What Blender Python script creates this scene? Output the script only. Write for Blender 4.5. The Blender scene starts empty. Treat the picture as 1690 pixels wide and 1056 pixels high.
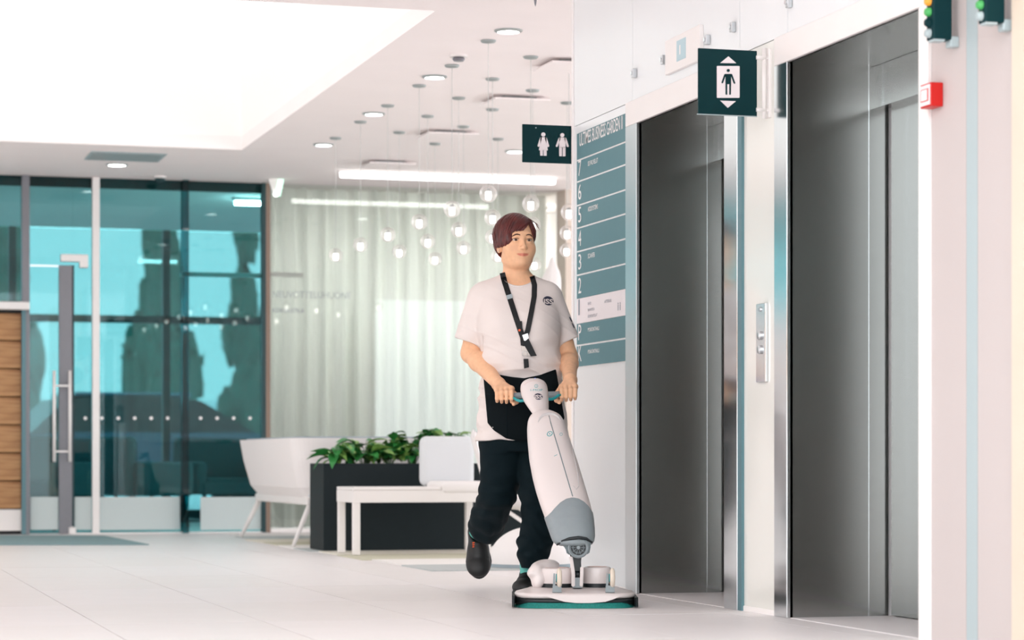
import bpy, bmesh, math, random
import numpy as np
from mathutils import Vector, Matrix
from mathutils.bvhtree import BVHTree

scene = bpy.context.scene
COL = scene.collection

# ------------------------------------------------------------------ camera
# Building axes: +Y runs along the lift wall into the picture, +X into the lift wall, Z up.
F_PX, HORIZON, CX, CAM_H = 4000.0, 760.0, 845.0, 0.59
THETA = math.atan(1160.0 / F_PX)
SN, CS = math.sin(THETA), math.cos(THETA)
cam_data = bpy.data.cameras.new('camera')
cam = bpy.data.objects.new('camera', cam_data)
COL.objects.link(cam)
cam.location = (0, 0, CAM_H)
cam.rotation_euler = (math.pi / 2, 0, -THETA)
cam_data.sensor_width = 36.0
cam_data.lens = F_PX / 1690.0 * 36.0
cam_data.shift_y = (HORIZON - 528.0) / 1690.0
cam_data.clip_end = 300
cam_data.dof.use_dof = True
cam_data.dof.focus_distance = 10.3
cam_data.dof.aperture_fstop = 3.2
scene.camera = cam

# ------------------------------------------------------------------ world, exposure
world = bpy.data.worlds.new('overcast_sky')
scene.world = world
world.use_nodes = True
wn = world.node_tree.nodes
wn['Background'].inputs[0].default_value = (0.93, 0.97, 1.0, 1)
wn['Background'].inputs[1].default_value = 2.3
SKYLIGHT_POWER = 0.78
scene.view_settings.view_transform = 'Standard'
scene.view_settings.look = 'None'
scene.view_settings.exposure = 0.72
scene.view_settings.gamma = 1.0
scene.view_settings.use_curve_mapping = False
scene.cycles.caustics_reflective = False
scene.cycles.caustics_refractive = False
scene.cycles.transparent_max_bounces = 16
scene.cycles.max_bounces = 10
scene.cycles.diffuse_bounces = 6
scene.cycles.glossy_bounces = 5
scene.cycles.sample_clamp_indirect = 6.0

# ------------------------------------------------------------------ pixel helpers (photo frame 1690 x 1056)
def cpt(u, v, d):
    """point in the camera-aligned frame: x right, y away, z up"""
    return Vector(((u - CX) * d / F_PX, d, CAM_H + (HORIZON - v) * d / F_PX))

def to_world(p):
    return Vector((p[1] * SN + p[0] * CS, p[1] * CS - p[0] * SN, p[2]))

def wpt(u, v, d):
    return to_world(cpt(u, v, d))

def on_z(u, v, z):
    return wpt(u, v, (CAM_H - z) * F_PX / (v - HORIZON))

def floor_pt(u, v):
    return on_z(u, v, 0.0)

def ratio(u):
    r = (u - CX) / F_PX
    return (SN + r * CS) / (CS - r * SN)          # X / Y along the pixel column

def depth_of(x, y):
    return x * SN + y * CS

def on_x(u, v, X):
    Y = X / ratio(u)
    return Vector((X, Y, CAM_H + (HORIZON - v) * depth_of(X, Y) / F_PX))

def on_y(u, v, Y):
    X = Y * ratio(u)
    return Vector((X, Y, CAM_H + (HORIZON - v) * depth_of(X, Y) / F_PX))

# ------------------------------------------------------------------ materials
MATS = {}
def srgb(r, g, b):
    f = lambda c: (c / 255.0) / 12.92 if c / 255.0 <= 0.04045 else ((c / 255.0 + 0.055) / 1.055) ** 2.4
    return (f(r), f(g), f(b), 1.0)

def mat(name, col, rough=0.5, metal=0.0, spec=0.5, noise=0.0, nscale=40.0, bump=0.0, coat=0.0, stretch=(1, 1, 1), emit=None, estr=0.0, col2=None):
    m = bpy.data.materials.new(name)
    m.use_nodes = True
    nt = m.node_tree
    b = nt.nodes['Principled BSDF']
    b.inputs['Base Color'].default_value = col
    b.inputs['Roughness'].default_value = rough
    b.inputs['Metallic'].default_value = metal
    b.inputs['Specular IOR Level'].default_value = spec
    if coat:
        b.inputs['Coat Weight'].default_value = coat
        b.inputs['Coat Roughness'].default_value = 0.08
    if emit:
        b.inputs['Emission Color'].default_value = emit
        b.inputs['Emission Strength'].default_value = estr
    if noise or bump:
        tc = nt.nodes.new('ShaderNodeTexCoord')
        mp = nt.nodes.new('ShaderNodeMapping')
        mp.inputs['Scale'].default_value = stretch
        nz = nt.nodes.new('ShaderNodeTexNoise')
        nz.inputs['Scale'].default_value = nscale
        nz.inputs['Detail'].default_value = 4
        nt.links.new(tc.outputs['Object'], mp.inputs[0])
        nt.links.new(mp.outputs[0], nz.inputs['Vector'])
        if noise:
            rp = nt.nodes.new('ShaderNodeValToRGB')
            c2 = col2 or tuple(min(1, c * (1 + noise)) for c in col[:3]) + (1,)
            c1 = tuple(c * (1 - noise) for c in col[:3]) + (1,) if col2 is None else col
            rp.color_ramp.elements[0].color = c1
            rp.color_ramp.elements[1].color = c2
            rp.color_ramp.elements[0].position = 0.3
            rp.color_ramp.elements[1].position = 0.7
            nt.links.new(nz.outputs['Fac'], rp.inputs[0])
            nt.links.new(rp.outputs[0], b.inputs['Base Color'])
        if bump:
            bp = nt.nodes.new('ShaderNodeBump')
            bp.inputs['Strength'].default_value = bump
            bp.inputs['Distance'].default_value = 0.004
            nt.links.new(nz.outputs['Fac'], bp.inputs['Height'])
            nt.links.new(bp.outputs[0], b.inputs['Normal'])
    MATS[name] = m
    return m

def mat_emit(name, col, strength):
    m = bpy.data.materials.new(name)
    m.use_nodes = True
    nt = m.node_tree
    nt.nodes.clear()
    e = nt.nodes.new('ShaderNodeEmission')
    e.inputs[0].default_value = col
    e.inputs[1].default_value = strength
    o = nt.nodes.new('ShaderNodeOutputMaterial')
    nt.links.new(e.outputs[0], o.inputs[0])
    MATS[name] = m
    return m

def mat_glass(name, tint, base=0.08, gain=1.0, rough=0.0):
    """thin architectural pane: tinted see-through plus a mirror coat that grows at grazing angles"""
    m = bpy.data.materials.new(name)
    m.use_nodes = True
    nt = m.node_tree
    nt.nodes.clear()
    t = nt.nodes.new('ShaderNodeBsdfTransparent')
    t.inputs[0].default_value = tint
    g = nt.nodes.new('ShaderNodeBsdfGlossy')
    g.inputs['Roughness'].default_value = rough
    lw = nt.nodes.new('ShaderNodeLayerWeight')
    lw.inputs[0].default_value = 0.25
    ma = nt.nodes.new('ShaderNodeMath')
    ma.operation = 'MULTIPLY_ADD'
    ma.use_clamp = True
    ma.inputs[1].default_value = gain
    ma.inputs[2].default_value = base
    mx = nt.nodes.new('ShaderNodeMixShader')
    o = nt.nodes.new('ShaderNodeOutputMaterial')
    nt.links.new(lw.outputs['Fresnel'], ma.inputs[0])
    nt.links.new(ma.outputs[0], mx.inputs[0])
    nt.links.new(t.outputs[0], mx.inputs[1])
    nt.links.new(g.outputs[0], mx.inputs[2])
    nt.links.new(mx.outputs[0], o.inputs[0])
    MATS[name] = m
    return m

def mat_wood(name, c1, c2):
    m = mat(name, c1, rough=0.45, noise=0.3, nscale=6.0, stretch=(1.0, 1.0, 14.0), col2=c2)
    return m

mat('ceiling_paint', srgb(252, 244, 243), 0.85, noise=0.01, nscale=3)
mat('wall_paint', srgb(240, 237, 236), 0.7, noise=0.01, nscale=3)
mat('wall_glass_white', srgb(236, 240, 242), 0.18, spec=0.25, noise=0.008, nscale=2)
mat('pillar_glass', srgb(228, 228, 222), 0.10, spec=0.6, noise=0.008, nscale=2)
mat('column_paint', srgb(194, 185, 183), 0.6, noise=0.01, nscale=2)
mat('tile_white', srgb(232, 228, 228), 0.42, spec=0.28, noise=0.012, nscale=5)
mat('tile_white_warm', srgb(230, 226, 225), 0.42, spec=0.28, noise=0.012, nscale=5)
mat('tile_grout', srgb(120, 116, 114), 0.8, noise=0.03)
mat('steel_dark', (0.405, 0.41, 0.40, 1), 0.19, metal=1.0, noise=0.01, nscale=60, stretch=(1, 1, 0.02))
mat('steel_bright', (0.74, 0.77, 0.79, 1), 0.16, metal=1.0, noise=0.02, nscale=60, stretch=(1, 1, 0.02))
mat('steel_satin', (0.62, 0.65, 0.67, 1), 0.3, metal=1.0)
mat('black_gap', (0.006, 0.01, 0.012, 1), 0.6)
mat('well_white', srgb(252, 251, 249), 0.6)
mat('white_lacquer', srgb(240, 236, 234), 0.4, noise=0.008, nscale=8)
mat('sign_green', srgb(6, 48, 52), 0.55, spec=.15, noise=0.02, nscale=30)
mat('sign_white', srgb(248, 244, 243), 0.5)
mat('sign_blue', srgb(98, 136, 143), 0.5, spec=.2, noise=0.015, nscale=20)
mat('sign_pale_blue', srgb(186, 212, 220), 0.5)
mat('sign_pale', srgb(240, 231, 233), 0.45)
mat('sign_grey', srgb(150, 155, 165), 0.5)
mat('red_plastic', srgb(196, 12, 4), 0.4)
mat('orange_plastic', srgb(250, 165, 55), 0.4)
mat('green_plastic', srgb(70, 170, 90), 0.4)
mat('grey_plastic', srgb(170, 185, 188), 0.4)
mat('beige_wall', srgb(214, 200, 183), 0.6, noise=0.03, nscale=3)
mat('marble', srgb(226, 212, 200), 0.35, noise=0.1, nscale=1.2, stretch=(3, 3, 0.25), col2=srgb(205, 188, 172))
mat('teal_metal', srgb(96, 132, 140), 0.45, metal=0.3)
mat('dark_frame', srgb(28, 62, 66), 0.45)
mat('grey_frame', srgb(128, 128, 134), 0.4, metal=0.4, noise=0.02)
mat('brown_frame', srgb(140, 118, 104), 0.5)
mat_glass('glass_teal', (0.44, 0.76, 0.77, 1), base=0.03, gain=0.7)
mat_glass('glass_edge', (0.02, 0.34, 0.37, 1), base=0.05, gain=0.3)
mat_glass('glass_pale', (0.94, 0.97, 0.95, 1), base=0.05, gain=1.0)
mat_glass('glass_clear', (0.9, 0.95, 0.95, 1), base=0.03, gain=0.6)
mat_glass('glass_solar', (0.60, 0.61, 0.62, 1), base=0.03, gain=0.5)
mat_glass('glass_bulb', (0.97, 0.955, 0.95, 1), base=0.02, gain=0.3)
mat('curtain', srgb(250, 251, 247), 0.9, noise=0.02, nscale=2, stretch=(6, 6, 0.1))
mat('planter_grey', srgb(18, 30, 34), 0.6, spec=.25, noise=0.06, nscale=14, stretch=(1, 1, 3), bump=0.1)
mat('soil', srgb(48, 40, 34), 0.95, noise=0.2, nscale=80, bump=0.5)
mat('leaf_green', srgb(48, 130, 62), 0.4, noise=0.25, nscale=30)
mat('leaf_light', srgb(120, 160, 80), 0.4, noise=0.2, nscale=30)
mat('stem_green', srgb(70, 110, 60), 0.6)
mat('sofa_white', srgb(238, 234, 233), 0.75, noise=0.012, nscale=200, bump=0.05)
mat('sofa_fabric', srgb(214, 217, 220), 0.9, noise=0.02, nscale=300, bump=0.1)
mat('sofa_grey', srgb(165, 178, 186), 0.85, noise=0.03, nscale=200)
mat('mat_teal', srgb(128, 156, 160), 0.95, noise=0.05, nscale=200, bump=0.2)
mat('wood_door', srgb(196, 150, 100), 0.4, noise=0.3, nscale=5.0, stretch=(0.7, 1, 12), col2=srgb(150, 98, 52))
mat('lounge_teal', srgb(32, 82, 88), 0.8, noise=0.05, nscale=60)
mat('dark_room', srgb(50, 100, 104), 0.8, noise=0.04, nscale=6)
mat('frost_white', srgb(196, 208, 208), .6)
mat('lamp_metal', srgb(168, 176, 176), 0.4, metal=0.5)
mat('cord_grey', srgb(196, 200, 198), 0.5)
mat_emit('downlight_glow', (1.0, 0.98, 0.95, 1), 9.0)
mat_emit('bulb_glow', (1.0, 0.96, 0.92, 1), 5.0)
mat_emit('led_glow', (1.0, 0.99, 0.96, 1), 4.0)
mat_emit('skylight_glow', (1.0, 0.99, 0.965, 1), SKYLIGHT_POWER)
mat_emit('backlight_glow', (0.98, 0.99, 1.0, 1), 32.0)  # glow of the strip added to light the curtain
mat_emit('exit_glow', (0.62, 1.0, 0.78, 1), 1.2)

# a little white bloom inside the cast glass globes
_nt = MATS['glass_bulb'].node_tree
_old = [n for n in _nt.nodes if n.type == 'MIX_SHADER'][0]
_out = [n for n in _nt.nodes if n.type == 'OUTPUT_MATERIAL'][0]
_tl = _nt.nodes.new('ShaderNodeBsdfTranslucent'); _tl.inputs[0].default_value = (1, .97, .96, 1)
_m2 = _nt.nodes.new('ShaderNodeMixShader'); _m2.inputs[0].default_value = .10
_nt.links.new(_old.outputs[0], _m2.inputs[1]); _nt.links.new(_tl.outputs[0], _m2.inputs[2])
_nt.links.new(_m2.outputs[0], _out.inputs[0])
_nt = MATS['curtain'].node_tree
_b = _nt.nodes['Principled BSDF']
_tr = _nt.nodes.new('ShaderNodeBsdfTranslucent'); _tr.inputs[0].default_value = srgb(240, 241, 238)
_mx = _nt.nodes.new('ShaderNodeMixShader'); _mx.inputs[0].default_value = 0.4
_nt.links.new(_b.outputs[0], _mx.inputs[1]); _nt.links.new(_tr.outputs[0], _mx.inputs[2])
_nt.links.new(_mx.outputs[0], _nt.nodes['Material Output'].inputs[0])

# ------------------------------------------------------------------ mesh helpers
def new_obj(name, bm, material, parent=None, smooth=False, loc=None):
    me = bpy.data.meshes.new(name)
    bm.normal_update()
    bm.to_mesh(me)
    bm.free()
    return link_mesh(name, me, material, parent, smooth, loc)

def link_mesh(name, me, material, parent=None, smooth=False, loc=None):
    for m in (material if isinstance(material, (list, tuple)) else [material]):
        me.materials.append(MATS[m])
    if smooth:
        me.polygons.foreach_set('use_smooth', np.ones(len(me.polygons), dtype=bool))
    o = bpy.data.objects.new(name, me)
    COL.objects.link(o)
    if parent is not None:
        o.parent = parent
    if loc is not None:
        o.location = loc
    return o

def empty(name, loc=(0, 0, 0), rz=0.0):
    o = bpy.data.objects.new(name, None)
    o.empty_display_size = 0.1
    COL.objects.link(o)
    o.location = loc
    o.rotation_euler = (0, 0, rz)
    return o

def tag(o, label, category, group=None, kind=None):
    o['label'] = label
    o['category'] = category
    if group:
        o['group'] = group
    if kind:
        o['kind'] = kind
    return o

def struct(o, label=None):
    o['kind'] = 'structure'
    if label:
        o['label'] = label
    return o

def add_box(bm, a, b, bevel=0.0, seg=1):
    """box between corners a and b"""
    a, b = Vector(a), Vector(b)
    lo = Vector((min(a[i], b[i]) for i in range(3)))
    hi = Vector((max(a[i], b[i]) for i in range(3)))
    r = bmesh.ops.create_cube(bm, size=1.0)
    vs = r['verts']
    for v in vs:
        v.co = Vector((lo[i] + (v.co[i] + 0.5) * (hi[i] - lo[i]) for i in range(3)))
    if bevel:
        es = list({e for v in vs for e in v.link_edges})
        bmesh.ops.bevel(bm, geom=es, offset=bevel, segments=seg, affect='EDGES', profile=0.5)
    return vs

def box(name, a, b, material, parent=None, bevel=0.0, seg=1, smooth=False, origin=None):
    """origin: world point that is the parent's location (coordinates are given in world axes)"""
    bm = bmesh.new()
    o = Vector(origin) if origin is not None else Vector((0, 0, 0))
    add_box(bm, Vector(a) - o, Vector(b) - o, bevel, seg)
    return new_obj(name, bm, material, parent, smooth)

def ring_bridge(bm, rings, close=True, cap=(True, True)):
    rv = [[bm.verts.new(p) for p in r] for r in rings]
    n = len(rv[0])
    fs = []
    for a, b in zip(rv[:-1], rv[1:]):
        for i in range(n if close else n - 1):
            j = (i + 1) % n
            try:
                fs.append(bm.faces.new((a[i], a[j], b[j], b[i])))
            except ValueError:
                pass
    if close and cap[0]:
        fs.append(bm.faces.new(list(reversed(rv[0]))))
    if close and cap[1]:
        fs.append(bm.faces.new(rv[-1]))
    bmesh.ops.recalc_face_normals(bm, faces=fs)
    return rv

def add_tube(bm, pts, radii, n=10, cap=True):
    pts = [Vector(p) for p in pts]
    if not isinstance(radii, (list, tuple)):
        radii = [radii] * len(pts)
    rings = []
    prev = None
    for i, p in enumerate(pts):
        t = (pts[min(i + 1, len(pts) - 1)] - pts[max(i - 1, 0)]).normalized()
        if prev is None:
            ref = Vector((0, 0, 1)) if abs(t.z) < 0.9 else Vector((1, 0, 0))
            prev = t.cross(ref).normalized()
        a = (prev - t * prev.dot(t)).normalized()
        b = t.cross(a)
        prev = a
        rings.append([p + (a * math.cos(q) + b * math.sin(q)) * radii[i] for q in (2 * math.pi * k / n for k in range(n))])
    ring_bridge(bm, rings, True, (cap, cap))

def tube(name, pts, radii, material, parent=None, n=10, smooth=True):
    bm = bmesh.new()
    add_tube(bm, pts, radii, n)
    return new_obj(name, bm, material, parent, smooth)

def add_lathe(bm, prof, n=24, center=(0, 0, 0), axis='Z'):
    """prof: list of (r, h)"""
    c = Vector(center)
    rings = []
    for r, h in prof:
        ring = []
        for k in range(n):
            q = 2 * math.pi * k / n
            x, y = r * math.cos(q), r * math.sin(q)
            if axis == 'Z':
                p = Vector((x, y, h))
            elif axis == 'Y':
                p = Vector((x, h, y))
            else:
                p = Vector((h, x, y))
            ring.append(c + p)
        rings.append(ring)
    if prof[0][0] > .001 and prof[-1][0] > .001:
        ring_bridge(bm, rings + [rings[0]], True, (False, False))
        bmesh.ops.remove_doubles(bm, verts=bm.verts, dist=1e-6)
    else:
        ring_bridge(bm, rings)

def lathe(name, prof, material, parent=None, n=24, center=(0, 0, 0), axis='Z', smooth=True):
    bm = bmesh.new()
    add_lathe(bm, prof, n, center, axis)
    o = new_obj(name, bm, material, parent, smooth)
    if smooth:
        edge_smooth(o)
    return o

def edge_smooth(o, deg=40):
    """keep hard edges hard on a smooth shaded mesh"""
    me = o.data
    bm = bmesh.new()
    bm.from_mesh(me)
    lim = math.radians(deg)
    for e in bm.edges:
        if len(e.link_faces) == 2 and e.calc_face_angle(0) > lim:
            e.smooth = False
    bm.to_mesh(me)
    bm.free()

def prism_bm(bm, outline, frame, depth):
    """outline: list of (a, b) in plane; frame(a, b, c) -> point; extruded c: 0..depth"""
    lo = [bm.verts.new(frame(a, b, 0)) for a, b in outline]
    hi = [bm.verts.new(frame(a, b, depth)) for a, b in outline]
    n = len(lo)
    fs = [bm.faces.new(lo), bm.faces.new(hi)]
    for i in range(n):
        j = (i + 1) % n
        fs.append(bm.faces.new((lo[i], lo[j], hi[j], hi[i])))
    bmesh.ops.recalc_face_normals(bm, faces=fs)

def rounded_rect(x0, y0, x1, y1, r, n=5):
    pts = []
    for cx, cy, a0 in ((x1 - r, y1 - r, 0), (x0 + r, y1 - r, 90), (x0 + r, y0 + r, 180), (x1 - r, y0 + r, 270)):
        for k in range(n + 1):
            q = math.radians(a0 + 90 * k / n)
            pts.append((cx + r * math.cos(q), cy + r * math.sin(q)))
    return pts

def circle2(cx, cy, r, n=24):
    return [(cx + r * math.cos(2 * math.pi * k / n), cy + r * math.sin(2 * math.pi * k / n)) for k in range(n)]

def capsule2(x0, y0, x1, y1, r, n=6):
    a = math.atan2(y1 - y0, x1 - x0)
    pts = []
    for k in range(n + 1):
        q = a - math.pi / 2 + math.pi * k / n
        pts.append((x1 + r * math.cos(q), y1 + r * math.sin(q)))
    for k in range(n + 1):
        q = a + math.pi / 2 + math.pi * k / n
        pts.append((x0 + r * math.cos(q), y0 + r * math.sin(q)))
    return pts

_text_cache = {}
def text_mesh(txt, width=None, height=None, bold=0.0, depth=0.001):
    """flat letters as a mesh, lower left at the origin, in the XY plane"""
    cu = bpy.data.curves.new('lettering', 'FONT')
    cu.body = txt
    cu.size = 1.0
    cu.offset = bold
    cu.extrude = 0.0
    cu.resolution_u = 3
    ob = bpy.data.objects.new('lettering', cu)
    COL.objects.link(ob)
    dg = bpy.context.evaluated_depsgraph_get()
    me = bpy.data.meshes.new_from_object(ob.evaluated_get(dg))
    bpy.data.objects.remove(ob)
    bpy.data.curves.remove(cu)
    co = np.empty(len(me.vertices) * 3)
    me.vertices.foreach_get('co', co)
    co = co.reshape(-1, 3)
    lo, hi = co.min(0), co.max(0)
    co = co - lo
    sx = width / (hi[0] - lo[0]) if width else None
    sy = height / (hi[1] - lo[1]) if height else None
    sx = sx or sy
    sy = sy or sx
    co[:, 0] *= sx
    co[:, 1] *= sy
    co[:, 2] = 0
    me.vertices.foreach_set('co', co.ravel())
    return me

def text_on(name, txt, material, parent, frame, width=None, height=None, bold=0.0):
    """frame(a, b) -> point in the parent's space for letter coordinates"""
    me = text_mesh(txt, width, height, bold)
    for v in me.vertices:
        v.co = frame(v.co.x, v.co.y)
    me.update()
    return link_mesh(name, me, material, parent)

def flat_poly(name, outlines, material, parent, frame, depth=0.0015):
    bm = bmesh.new()
    for ol in outlines:
        prism_bm(bm, ol, frame, depth)
    return new_obj(name, bm, material, parent)
# =================================================================== STRUCTURE
WX, CEIL, GY = 3.53, 2.87, 19.7
OPEN_Z = 2.085

# ---- floor: slab with separate large tiles
fl = empty('floor')
struct(fl, 'white large-format tiled lobby floor')
box('slab', (-3.2, 5.19, -0.2), (7.6, 19.59, -0.004), 'tile_grout', fl)
for a, b in (((-9, -6, -0.2), (11, 5.19, 0)), ((-9, 19.59, -0.2), (11, 24.0, 0)), ((-9, 5.19, -0.2), (-3.2, 19.59, 0)), ((7.6, 5.19, -0.2), (11, 19.59, 0))):
    box('slab_border', a, b, 'tile_white', fl)
bm = bmesh.new()
add_box(bm, (-0.298, -0.598, -0.02), (0.298, 0.598, 0.0))
tile_a = bpy.data.meshes.new('floor_tile'); bm.to_mesh(tile_a); bm.free()
tile_b = tile_a.copy()
tile_a.materials.append(MATS['tile_white']); tile_b.materials.append(MATS['tile_white_warm'])
rnd = random.Random(4)
for i in range(18):
    for j in range(12):
        x, y = -3.2 + 0.6 * (i + 0.5), 5.19 + 1.2 * (j + 0.5)
        if x - 0.3 > WX + 0.5 and y + 0.6 < 11.12:
            continue
        o = bpy.data.objects.new('floor_tile', tile_a if rnd.random() < 0.6 else tile_b)
        COL.objects.link(o)
        o.parent = fl
        o.location = (x, y, rnd.uniform(-0.0004, 0.0004))

# ---- ceiling with a deep rectangular light well
ce = empty('ceiling', (0, 0, CEIL))
struct(ce, 'off-white lobby ceiling with a deep rectangular light well')
SX0, SX1, SY0, SY1, SZ = -3.0, 3.05, 11.91, 17.63, 3.53
ATR = 5.9      # nearer ceiling left out; an unseen open-roofed atrium is added for daylight
for a, b in (((-9, ATR, 0), (11, SY0, 0.1)), ((-9, SY1, 0), (11, 24.0, 0.1)), ((-9, SY0, 0), (SX0, SY1, 0.1)), ((SX1, SY0, 0), (11, SY1, 0.1))):
    box('ceiling_board', a, b, 'ceiling_paint', ce)
dz = SZ - CEIL
for a, b in (((SX0 - .05, SY0 - .05, .1), (SX0, SY1 + .05, dz)), ((SX1, SY0 - .05, .1), (SX1 + .05, SY1 + .05, dz)),
             ((SX0, SY0 - .05, .1), (SX1, SY0, dz)), ((SX0, SY1, .1), (SX1, SY1 + .05, dz))):
    box('light_well_side', a, b, 'well_white', ce)
box('luminous_panel', (SX0, SY0, dz), (SX1, SY1, dz + 0.03), 'skylight_glow', ce)

# ---- lift wall (right)
wr = empty('wall_right', (WX, 8.0, 0))
struct(wr, 'white glass-clad lift wall')
WO = (WX, 8.0, 0)
Y1a, Y1b, Y2a, Y2b = 10.15, 9.08, 8.43, 7.31        # lift openings, far and near edge
DOOR_X = 3.93
def wbox(name, a, b, m, bevel=0.0):
    return box(name, a, b, m, wr, bevel, origin=WO)
wbox('wall_core', (WX + .012, Y1a + .012, 0), (6.5, 11.12, CEIL), 'wall_paint')
wbox('wall_core', (WX + .012, Y2a + .012, 0), (DOOR_X + .3, Y1b - .012, CEIL), 'wall_paint')
wbox('wall_core', (WX + .012, 2.0, 0), (DOOR_X + .3, Y2b - .012, CEIL), 'wall_paint')
wbox('wall_core', (WX + .012, Y1b - .012, OPEN_Z + .012), (DOOR_X + .3, Y1a + .012, CEIL), 'wall_paint')
wbox('wall_core', (WX + .012, Y2b - .012, OPEN_Z + .012), (DOOR_X + .3, Y2a + .012, CEIL), 'wall_paint')
wbox('wall_core', (DOOR_X + .3, 2.0, 0), (DOOR_X + .35, Y1a + .012, CEIL), 'wall_paint')
# white back-painted glass cladding, one pane per joint
yj = [11.10, WX / ratio(1044), WX / ratio(1221), WX / ratio(1300), 7.24]
for a, b in zip(yj[:-1], yj[1:]):
    wbox('cladding_pane', (WX, b + .002, 2.195), (WX + .012, a - .002, CEIL), 'wall_glass_white')
wbox('cladding_pane', (WX, 10.302, 0.02), (WX + .012, 11.098, 2.191), 'wall_glass_white')
wbox('cladding_pane', (WX, 8.557, 0.02), (WX + .012, 8.925, 2.191), 'pillar_glass')
wbox('cladding_edge', (WX - .012, 8.895, 0.0), (WX + .012, 8.935, 2.191), 'teal_metal')
wbox('wall_base', (WX - .004, 8.557, 0), (WX + .012, 8.895, 0.02), 'white_lacquer')
wbox('wall_base', (WX - .004, 10.302, 0), (WX + .012, 11.098, 0.02), 'white_lacquer')
wbox('corner_strip', (WX - .006, 11.10, 0), (WX + .03, 11.125, CEIL), 'sign_white')
# near stretch of the wall, out of focus at the picture's right
wbox('cladding_pane', (WX, 6.992, 0), (WX + .012, 7.238, CEIL), 'column_paint')
wbox('recess_strip', (WX + .0, 6.915, 0), (WX + .012, 6.99, CEIL), 'grey_plastic')
wbox('cladding_pane', (WX, 6.655, 0), (WX + .012, 6.913, CEIL), 'column_paint')
wbox('beige_pane', (WX - .02, 2.0, 0), (WX + .012, 6.652, CEIL), 'beige_wall')

def lift(name, ya, yb, ta, tb, left_metal, right_metal, label):
    """lift doorway: ya/yb far and near edge of the opening, ta/tb outer edges of the frame"""
    o0 = (WX, (ya + yb) / 2, 0)
    e = empty(name, o0)
    struct(e, label)
    B = lambda n, a, b, m, bev=0.0: box(n, a, b, m, e, bev, origin=o0)
    ms = (DOOR_X - WX) * 0.80 + WX
    B('reveal_panel', (WX, ya, 0), (ms - .002, ya + .012, OPEN_Z), 'steel_dark')
    B('reveal_panel', (ms + .002, ya, 0), (DOOR_X, ya + .012, OPEN_Z), 'steel_dark')
    B('seam_strip', (ms - .002, ya + .002, 0), (ms + .002, ya + .012, OPEN_Z), 'steel_bright')
    B('reveal_panel', (WX, yb - .012, 0), (DOOR_X, yb, OPEN_Z), 'steel_dark')
    B('reveal_soffit', (WX, yb, OPEN_Z), (DOOR_X + .02, ya, OPEN_Z + .012), 'steel_dark')
    B('door_head', (DOOR_X - .05, yb, OPEN_Z - .16), (DOOR_X - .0, ya, OPEN_Z - .001), 'steel_dark')
    gap = 0.028
    B('door_gap', (DOOR_X + .03, yb, 0), (DOOR_X + .04, ya, OPEN_Z), 'black_gap')
    mid = (ya + yb) / 2
    B('door_leaf', (DOOR_X, mid + .003, 0.006), (DOOR_X + .03, ya - gap, OPEN_Z - .01), 'steel_dark')
    B('door_leaf', (DOOR_X, yb + .003, 0.006), (DOOR_X + .03, mid - .003, OPEN_Z - .01), 'steel_dark')
    B('threshold', (WX, yb, -0.004), (DOOR_X + .02, ya, 0.002), 'tile_white')
    B('frame_post', (WX - .014, ya, 0), (WX + .012, ta, OPEN_Z), left_metal, .002)
    B('frame_post', (WX - .014, tb, 0), (WX + .012, yb, OPEN_Z), right_metal, .002)
    B('frame_head', (WX - .014, tb, OPEN_Z), (WX + .012, ta, 2.192), 'white_lacquer', .002)
    return e
lift('door_1', Y1a, Y1b, 10.30, 8.937, 'steel_satin', 'steel_bright', 'dark brushed steel lift doorway beside the floor directory')
lift('door_2', Y2a, Y2b, 8.555, 7.24, 'steel_bright', 'white_lacquer', 'dark brushed steel lift doorway beside the red call point')

# ---- far wall: teal glazed entrance, meeting room glazing, marble end
def gx(u): return GY * ratio(u)
def gz(v, u=220): return on_y(u, v, GY).z
w1 = empty('window_1', (gx(220), GY, 0))
struct(w1, 'teal tinted glass entrance partition with white mullion')
O1 = (gx(220), GY, 0)
def W1(n, u0, v0, u1, v1, m, y0=0.0, y1=0.03, bev=0.0):
    um = (u0 + u1) / 2
    return box(n, (gx(u0), GY + y0, max(0.0, gz(v0, um))), (gx(u1), GY + y1, min(CEIL, gz(v1, um))), m, w1, bev, origin=O1)
W1('pane', 121, 890, 152, 250, 'glass_teal', .01, .02)
W1('pane', 164, 890, 300, 250, 'glass_teal', .01, .02)
W1('pane', 310, 890, 432, 250, 'glass_teal', .01, .02)
W1('pane', 49, 437, 121, 250, 'glass_teal', .01, .02)
W1('pane_edge', 300, 890, 310, 250, 'glass_edge', -.06, .06)
W1('mullion', 152, 890, 164, 250, 'white_lacquer', -.03, .05, .004)
W1('transom', 300, 449, 434, 456, 'white_lacquer', .05, .10)
W1('top_rail', -30, 311, 434, 290, 'dark_frame', .02, .06)
W1('post', 432, 890, 438, 250, 'dark_frame', -.03, .06)
W1('post', 438, 890, 445, 250, 'brown_frame', -.03, .06)
W1('foot_rail', 121, 886, 434, 878, 'white_lacquer', -.02, .05)
W1('patch_fitting', 100, 432, 145, 420, 'white_lacquer', -.03, .05, .004)
W1('patch_fitting', 131, 442, 145, 431, 'white_lacquer', -.03, .05, .004)
for k in range(12):
    u = 141 + 27.2 * k
    if 295 < u < 312: continue
    lathe('marking_dot', [(0.0001, 0), (.014, 0), (.014, -.002), (.0001, -.002)], 'sign_white', w1, 14,
          (gx(u) - O1[0], .009, gz(690, u)), 'Y', False)
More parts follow.
